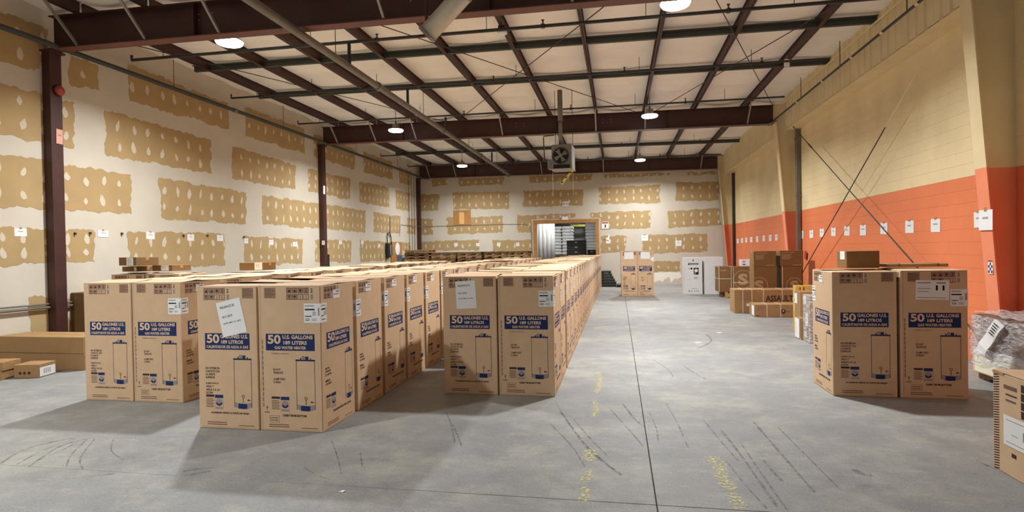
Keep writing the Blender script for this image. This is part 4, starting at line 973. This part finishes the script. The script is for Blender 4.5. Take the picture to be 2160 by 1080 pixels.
carton('white_carton', 'blank white carton beside the black-printed one by the end wall', (2.90, 20.33, 0), (.6, .6, 1.265), .02, WHITEBOX, 'white cartons by the end wall', tape='x', art=lambda f: [f['L'].rect(.3, .3, .5, .9, 0)], inks=WI)
# pallet under the strapped cartons
def pallet(loc, rotz, label, wm=WOOD, size=(1.0, .9), group=None, bottom=True, th=.12):
    w_, d_ = size; p = thing('wooden_pallet', label, 'pallet', loc, rotz, group); k = th/.12
    for y in (-d_/2+.02, 0, d_/2-.02): put('stringer', pal_s[wm.name, w_, k], p, (0, y, 0))
    n = 7
    for i in range(n): put('deck_board', pal_d[wm.name, d_, k], p, (-w_/2+.05+i*(w_-.1)/(n-1), 0, 0))
    if bottom:
        for i in range(3): put('bottom_board', pal_b[wm.name, d_, k], p, (-w_/2+.05+i*(w_-.1)/2, 0, 0))
    return p
class Lazy(dict):
    def __init__(s, fn): s.fn = fn
    def __missing__(s, k): s[k] = s.fn(k); return s[k]
MN = {m.name: m for m in (WOOD, OLDWOOD, BLKPLASTIC)}
def _str(k):
    m, w_, t = k; q = MB()
    pr = [(-w_/2, .015), (w_/2, .015), (w_/2, .102), (-w_/2, .102)]
    pr = [(-w_/2, .015), (-w_*.34, .015), (-w_*.32, .05), (-w_*.13, .05), (-w_*.11, .015), (w_*.11, .015), (w_*.13, .05), (w_*.32, .05), (w_*.34, .015), (w_/2, .015), (w_/2, .102), (-w_/2, .102)]
    return q.prism([(x, -.02, z*t) for x, z in pr], (0, .04, 0)).mesh('stringer', MN[m])
pal_s = Lazy(_str)
pal_d = Lazy(lambda k: MB().box(-.045, -k[1]/2, .103*k[2], .045, k[1]/2, .12*k[2], b=.003).mesh('deck_board', MN[k[0]]))
pal_b = Lazy(lambda k: MB().box(-.045, -k[1]/2, 0, .045, k[1]/2, .0145*k[2], b=.003).mesh('bottom_board', MN[k[0]]))
pallet((3.97, 19.55, 0), 0, 'wooden pallet under the strapped brown cartons by the far orange wall', WOOD, (1.3, 1.1), th=.17)
def s_art(off):
    def a(f):
        s = f['F']; r = min(s.W, s.H)*.40; s.disc(off*s.W, .5*s.H, r, 1, 1, 36, r-.016); hv = .62*r/s.H; hu = .5*r/s.W
        s.text('S', off-hu, .5-hv, off+hu, .5+hv, 1, 1, .05)
    return a
PI_ = [INK, mat('pale_print', srgb(176, 146, 112), .7, var=.03)]
carton('strapped_carton', 'brown carton with crossed white straps on the pallet before the white cartons', (3.15, 19.1, .175), (.40, .7, .80), 0, KRAFT_S, tape='', straps=[('x', .385), ('z', .42), ('x', .012)], art=lambda f: f['F'].text('SHEP', .15, .82, .6, .89, 1, 1), inks=PI_)
carton('round_mark_carton', 'dark brown carton with a ringed S mark, beside the strapped carton', (3.57, 19.05, .175), (.72, .7, .80), 0, KRAFT_S, 'cartons with a ringed S mark', tape='', straps=[('x', .01), ('z', .3)], art=s_art(.42), inks=PI_)
carton('white_box', 'small white box on the cartons beside the upper brown cartons', (3.84, 19.15, .978), (.33, .3, .22), 0, WHITEBOX, tape='', art=lambda f: (f['F'].rect(.15, .6, .35, .7, 0), f['F'].rect(.15, .2, .4, .35, 0), f['F'].rect(.15, .75, .5, .8, 2)), inks=WI)
pallet((3.92, 15.55, 0), 0, 'wooden pallet under the dark brown cartons by the middle tapered column', WOOD, (1.3, .6), th=.14)
def up_art(f):
    s = f['F']; s.rect(.08, .86, .62, .90, 1)
    for k in range(4): s.rect(.08, .72-k*.085, .5-.08*(k % 2), .76-k*.085, 1)
    s.rect(.55, .05, .93, .09, 1)
carton('round_mark_carton', 'dark brown carton with a ringed S mark under the upper brown carton', (3.37, 15.3, .145), (.54, .5, .955), 0, KRAFT_S, 'cartons with a ringed S mark', tape='', art=s_art(.22), inks=PI_)
carton('round_mark_carton', 'dark brown carton with a cut-off ringed S mark by the tapered column', (4.03, 15.33, .145), (.48, .46, .955), -.0, KRAFT_S, 'cartons with a ringed S mark', tape='', art=s_art(.62), straps=[('x', .02), ('z', .35)], inks=PI_)
carton('upper_carton', 'upper brown carton with pale print on the ringed S cartons, nearer the end wall', (3.37, 15.3, 1.103), (.53, .45, .385), 0, KRAFT_S, 'upper cartons', tape='x', art=up_art, inks=PI_)
carton('upper_carton', 'upper brown carton with pale print by the red tag and tapered column', (4.00, 15.32, 1.103), (.54, .45, .39), 0, KRAFT_S, 'upper cartons', tape='x', art=up_art, inks=PI_)
p = aty(1697, 530, 16.2)
tag(MB().prism([(4.76, 16.0, 1.30), (4.76, 15.86, 1.24), (4.76, 15.80, 1.42), (4.76, 15.95, 1.48)], (.02, 0, 0)).build('red_tag', RED), 'red tag on the orange wall behind the upper brown carton', 'tag')
def assault(f):
    s = f['F']; s.text('ASSAULT', .365, .50, .68, .76, 2, 1, .03); s.rect(.35, .47, .47, .49, 2)
    for k in range(6): s.rect(.08, .58+k*.06, .22-.03*(k % 2), .60+k*.06, 3)
    s.rect(.14, .30, .19, .42, 5); s.frame(.07, .55, .24, .95, .005, 3)
    t_ = f['T']; t_.text('ASSAULT', .3, .55, .7, .8, 3, 1)
carton('long_strapped_carton', 'long strapped brown carton lettered ASSAULT in front of the ringed S cartons', (2.77, 14.62, 0), (1.95, .62, .57), -.01, KRAFT_D, tape='x', straps=[('x', .19), ('x', .40), ('x', .66), ('x', 1.08), ('x', 1.33)], art=assault)
def low_art(f):
    s = f['F']; s.disc(.535*s.W, .45*s.H, .055, 2, 1, 18); s.poly([(.52, .36), (.535, .5), (.55, .36), (.545, .56), (.525, .56)], 1, 2); s.rect(.60, .43, .66, .47, 2)
    for k in range(5): s.rect(.05, .55+k*.07, .2-.03*(k % 2), .57+k*.07, 3)
    s.poly([(.02, .12), (.06, .06), (.1, .05), (.06, .14)], 2)
carton('low_strapped_carton', 'low brown carton with a round black mark before the ASSAULT carton', (3.055, 13.86, 0), (1.15, .56, .285), -.015, KRAFT_D, tape='x', straps=[('x', .27), ('x', .56)], art=low_art, labels=[('L', .5, .1, .95, .9, 0)])
# cartons beyond the pair, by the aisle
carton('yellow_banded_carton', 'tan carton with yellow bands, farthest of the upright group behind the orange-wall pair', (3.26, 11.45, 0), (.5, .2, .87), 0, mat('yellowed_board', srgb(198, 164, 92), .6, var=.06), tape='', straps=[('y', .1), ('x', .1), ('x', .3), ('z', .6)], strap=YBAND, labels=[('L', .3, .45, .7, .85, 0)], art=lambda f: (f['F'].rect(.12, .86, .3, .97, 0),), inks=[RED])
carton('upright_carton', 'upright brown carton next to the yellow-banded one, open flap on top', (3.17, 10.9, 0), (.45, .34, .80), 0, KRAFT_D, tape='x', labels=[('L', .05, .72, .5, .95, 0)])
carton('labelled_carton', 'small brown carton with a white face, in front of the upright brown carton', (3.06, 10.55, 0), (.10, .28, .37), 0, KRAFT_D, tape='', labels=[('L', .0, .05, .85, .97, 1), ('F', .0, .0, .1, .1, 0)])
o = carton('wrapped_carton', 'upright film-wrapped carton with white labels, nearest of the group behind the orange-wall pair', (3.10, 10.17, 0), (.42, .34, .79), 0, KRAFT_D, tape='', labels=[('L', .1, .80, .5, .98, 0), ('L', .35, .35, .75, .62, 2), ('L', .2, .1, .5, .22, 0)], art=lambda f: [f['L'].rect(.6, .03+k*.12, .85, .1+k*.12, 2) for k in range(3)])
MB().box(-.004, -.004, .0, .424, .344, .794, b=.01).build('stretch_film', FILM, o)
# shrink-wrapped pallet at the near column
pallet((4.48, 7.12, 0), math.pi/2, 'low wooden pallet under the shrink-wrapped load beside the near tapered column', OLDWOOD, (1.2, .52), th=.09)
lo = put('wrapped_load', MB().box(-.32, -.6, 0, .25, .6, .21, b=.01).mesh('carton_body', mat('pale_carton', srgb(214, 200, 170), .7, var=.05)), None, (4.48, 7.12, .091))
tag(lo, 'shrink-wrapped load of boxes on a pallet beside the near tapered column', 'pallet load')
MB().box(-.32, -.6, .212, .25, .6, .29, b=.008).build('tray', WHITEBOX, lo); MB().box(-.30, -.58, .292, .24, -.02, .685, b=.01).build('inner_carton', mat('brown_inner_carton', srgb(136, 104, 84), .6, var=.08), lo)
MB().box(-.30, .0, .292, .24, .58, .69, b=.01).build('inner_carton', bpy.data.materials['brown_inner_carton'], lo)
bmf = bmesh.new(); bmesh.ops.create_grid(bmf, x_segments=1, y_segments=1, size=1); bmf.free()
fm = MB(); N_ = 14; rnd = random.Random(4)
def crumple(u0, v0, fn):
    n = N_; g = [[fn(i/n, j/n) for i in range(n+1)] for j in range(n+1)]
    fm.add([p for r in g for p in r], [(j*(n+1)+i, j*(n+1)+i+1, (j+1)*(n+1)+i+1, (j+1)*(n+1)+i) for j in range(n) for i in range(n)])
ri = lambda u, v, k: .010*math.sin(17*u+9*v+k)+.008*math.sin(31*v-12*u+2*k)+rnd.uniform(-.004, .004)
crumple(0, 0, lambda u, v: (-.332-ri(u, v, 0), -.62+1.24*u, .10+.58*v)); crumple(0, 0, lambda u, v: (-.345+.61*u, -.62+1.24*v, .715+ri(u, v, 1)))
crumple(0, 0, lambda u, v: (-.345+.61*u, -.63-ri(u, v, 2), .10+.58*v)); crumple(0, 0, lambda u, v: (-.345+.61*u, .62+ri(u, v, 3), .10+.58*v))
fm.build('stretch_film', FILM, lo, smooth=True)
lq = MB(); n_ = 6; pv = []
for i in range(n_+1):
    t_ = i/n_; y_ = .345-.335*t_; z_ = .28+.375*t_; bx = -.372-.012*((i*5) % 3)*.5
    pv += [(bx, y_+.075, z_+.03), (bx-.006*(i % 2), y_-.075, z_-.035)]
lq.add(pv + [(x-.003, y, z) for x, y, z in pv], [(2*i, 2*i+1, 2*i+3, 2*i+2) for i in range(n_)] + [(2*i+2+2*n_+2, 2*i+3+2*n_+2, 2*i+1+2*n_+2, 2*i+2*n_+2) for i in range(n_)])
lb = lq.build('shipping_label', WHITE, lo); lb['label'] = 'crumpled white label'
k = MB()
for i in range(5): a = Vector((-.3945, .075+.022*i, .645-.028*i)); k.prism([a, a+Vector((0, -.07, -.03)), a+Vector((0, -.063, -.042)), a+Vector((0, .007, -.012))], (-.001, 0, 0))
k.build('print', BLACK, lb)
MB().box(-.3215, .0, .02, -.3205, .55, .19).build('pale_label', mat('yellowish_label', srgb(228, 224, 198), .6, var=.02), lo)
# near carton at the edge of the picture
def hatch(f):
    s = f['L']
    s.rect(.14, .74, .25, .76, 3); s.rect(.14, .80, .26, .815, 2); s.rect(.36, .30, .38, .50, 3); s.rect(.40, .30, .42, .50, 3); s.rect(.12, .86, .26, .90, 3)
    s.rect(.22, .53, .34, .58, 2); s.rect(.2, .2, .25, .24, 2); s.rect(.32, .46, .36, .5, 2)
def stripes(s):
    k = 0.0
    while k < .98:
        s.poly([(.01, k), (.07, k+.018), (.07, k+.03), (.01, k+.012)], 2); k += .026
nc = carton('tape_edged_carton', 'tall brown carton with a striped tape edge and white labels, cut by the picture edge', (2.66, 3.72, .0), (.55, .98, .70), 0, KRAFT, tape='', art=hatch, symbols=[lambda f, i=i: (f['L'].rect(.30, .62+i*.085, .42, .695+i*.085, 2, 1), f['L'].disc(.36*.98, (.657+i*.085)*.70, .016, 1, 2, 12)) for i in range(4)])
mb = MB(); stripes(Sheet(mb, *faces(.55, .98, .70)['L'])); stuff(mb.build('striped_tape', PM, nc, fix=False))
def lab_on(par, fcs, f, u0, v0, u1, v1, lines_):
    mb = MB(); s = Sheet(mb, *fcs[f]); s.rect(u0, v0, u1, v1, 0, 6)
    for a, b, c, d_ in lines_: s.rect(u0+(u1-u0)*a, v0+(v1-v0)*b, u0+(u1-u0)*c, v0+(v1-v0)*d_, 1, 8)
    l = mb.build('shipping_label', [WHITE, GREYINK], par, fix=False); l['label'] = 'white document pouch'; return l
fcs = faces(.55, .98, .70)
lab_on(nc, fcs, 'L', .12, .30, .40, .60, [(.1, .12, .9, .14), (.72, .35, .8, .65), (.1, .85, .8, .87), (.3, .4, .55, .42)])
lab_on(nc, fcs, 'L', .40, .23, .53, .30, [(.15, .2, .5, .8)]); lab_on(nc, fcs, 'L', .33, .06, .52, .225, [(.2, .3, .3, .5), (.6, .2, .75, .5), (.6, .6, .85, .8)])
for a, b, c in ((-.0, .49, .006), (.49, .98, .009)): MB().prism([(0, a, .70), (.55, a, .70), (.55, b, .70+c*.2), (0, b, .70+c)], (0, 0, .004)).build('top_flap', FLAP, nc)
MB().box(-.003, .86, .69, .55, .98, .707).build('tape', TAPE, nc)
# ------------------------------------------------------------------ pallets stacked by the end wall
stacks = [(-7.95, 22.4, 14, 'beside the meter cabinet', 1.0), (-6.85, 22.5, 13, 'second from the drywall corner', 1.0), (-5.75, 22.3, 13, 'in the middle of the stacks', .96), (-4.72, 22.5, 13, 'second from the framed opening', .9), (-3.78, 22.2, 13, 'nearest the framed opening', .80)]
for x, y, n, lb, w_ in stacks:
    for k in range(n):
        if k < n-4 and k % 3: continue_ = True
        pallet((x+random.uniform(-.015, .015), y+random.uniform(-.03, .03), k*.1215), random.uniform(-.015, .015), f'old wooden pallet, {ORD[n-k]} from the top of the stack {lb}', OLDWOOD if (k+n) % 3 else WOOD, (w_, .95), f'pallets of the stack {lb}', k > n-5)
# dark plastic pallets leaning low beside the aisle end
for k in range(6):
    w_ = (.62, .62, .56, .5, .44, .4)[k]
    t = thing('plastic_tray', f'dark plastic tray, {ORD[k+1]} from the floor in the low stack by the end wall', 'tray', (-.69+w_/2, 24.75, k*.112), 0, 'dark trays by the end wall')
    MB().box(-w_/2, -.3, .03, w_/2, .3, .108, b=.012).build('deck', BLKPLASTIC, t)
    for x in (-w_/2+.05, w_/2-.05): MB().box(x-.04, -.28, 0, x+.04, .28, .03).build('runner', BLKPLASTIC, t)
t = thing('plastic_tray', 'dark plastic tray lying apart beside the low stack of trays', 'tray', (.16, 24.4, 0)); MB().box(-.22, -.3, .03, .22, .3, .12, b=.012).build('deck', BLKPLASTIC, t); MB().box(-.2, -.28, 0, .2, .28, .03).build('runner', BLKPLASTIC, t)
# ------------------------------------------------------------------ beyond the opening
def sacks(x, y, w_, d_, z0, rows_, per, label, base=True):
    t = thing('sack_stack', label, 'stack', (x, y, 0))
    if base: MB().box(-w_/2, -d_/2, 0, w_/2, d_/2, z0, b=.01).build('pallet_base', OLDWOOD, t)
    hh = .17; me = MB().box(-w_/per/2, -d_/2, 0, w_/per/2, d_/2, hh, b=.05).mesh('sack', WRAPWHITE, True)
    for r in range(rows_):
        for c in range(per):
            o = put('sack', me, t, (-w_/2+(c+.5)*w_/per+random.uniform(-.01, .01), random.uniform(-.02, .02), z0+.002+r*(hh-.004))); o.rotation_euler = (0, random.uniform(-.03, .03), random.uniform(-.03, .03)); o.scale = (.985, 1, 1)
    return t
t = thing('wrapped_column', 'tall film-wrapped white load just inside the framed opening', 'stack', (-3.95, 28.6, 0))
MB().box(-.3, -.5, 0, 1.0, .5, .13).build('pallet_base', OLDWOOD, t)
for k in range(6): MB().tube([(-.2+.2*k, -.45, .13), (-.2+.2*k, -.45, 3.3)], .125, 10).build('roll', WRAPWHITE, t, smooth=True)
sacks(-2.85, 30.2, 1.2, 1.0, 1.3, 9, 2, 'stack of white sacks on pallets behind the black crates')
sacks(-.95, 31.4, 1.5, 1.0, .3, 19, 2, 'tall stack of white sacks deep in the side room')
for i, (x, y, n, lb) in enumerate(((-1.88, 26.9, 9, 'taller column inside the framed opening'), (-1.18, 27.1, 7, 'shorter column inside the framed opening'))):
    for k in range(n):
        t = thing('black_crate', f'black plastic crate, {ORD[n-k]} from the top of the {lb}', 'crate', (x, y, k*.225), random.uniform(-.03, .03), 'black crates inside the opening')
        w_ = .43 if i == 0 else .2
        for sx in (-1, 1): MB().box(sx*w_-.012, -.25, 0, sx*w_+.012, .25, .21).build('side', BLKPLASTIC, t)
        for sy in (-1, 1): MB().box(-w_+.012, sy*.24-.012, 0, w_-.012, sy*.24+.012, .2).build('end', BLKPLASTIC, t)
        MB().box(-w_-.02, -.27, .195, w_+.02, .27, .222, b=.004).build('rim', BLKPLASTIC, t)
        l = MB().box(-.07, -.256, .10, .05, -.2525, .15).build('card', GREYINK, t)
for k in range(5): pallet((-2.9, 27.4, k*.1315), 0, f'wooden pallet, {ORD[5-k]} from the top of the stack inside the framed opening', OLDWOOD, (1.0, .9), 'pallets inside the opening', th=.13)
t = thing('black_pallet_stack', 'black plastic pallet on the wooden pallets inside the framed opening', 'pallet', (-2.9, 27.4, .66)); MB().box(-.5, -.45, .05, .5, .45, .14, b=.01).build('deck', BLKPLASTIC, t)
for x in (-.42, 0, .42): MB().box(x-.07, -.42, 0, x+.07, .42, .05).build('foot_block', BLKPLASTIC, t)
t = thing('storage_rack', 'yellow storage rack high in the side room beyond the opening', 'rack', (-1.95, 33.6, 0))
for x in (-.7, .7): MB().box(x-.05, -.4, 0, x+.05, .4, 4.0).build('upright', GALV, t)
for z in (2.9, 3.3, 3.6): MB().box(-.65, -.42, z, .65, -.36, z+.12).build('beam', YELLOW, t)

# ------------------------------------------------------------------ small things on the floor and wall
for (x, y), lb in (((1517, 702), 'white paper scrap on the floor between the far cartons and the orange-wall pair'), ((1472, 723), 'small pale scrap on the floor in the aisle before the low carton'), ((722, 1037), 'tiny white scrap on the floor in front of the tilted-sheet carton')):
    p = atz(x, y, .002); r = .06 if y < 800 else .022
    tag(MB().prism([(-r, -r*.4, 0), (r*.5, -r*.6, 0), (r, r*.2, .004), (-r*.2, r*.6, .002)], (0, 0, .003)).build('paper_scrap', WHITE, None, p), lb, 'scrap')
an = MB()
for x, y in ((157, 493), (189, 492), (256, 493), (386, 497), (437, 497), (514, 500)):
    p = atx(x, y, XL+.005); an.box(p.x, p.y-.015, p.z-.02, p.x+.03, p.y+.015, p.z+.02)
stuff(an.build('wall_anchor', BLACKPIPE, wall_left))
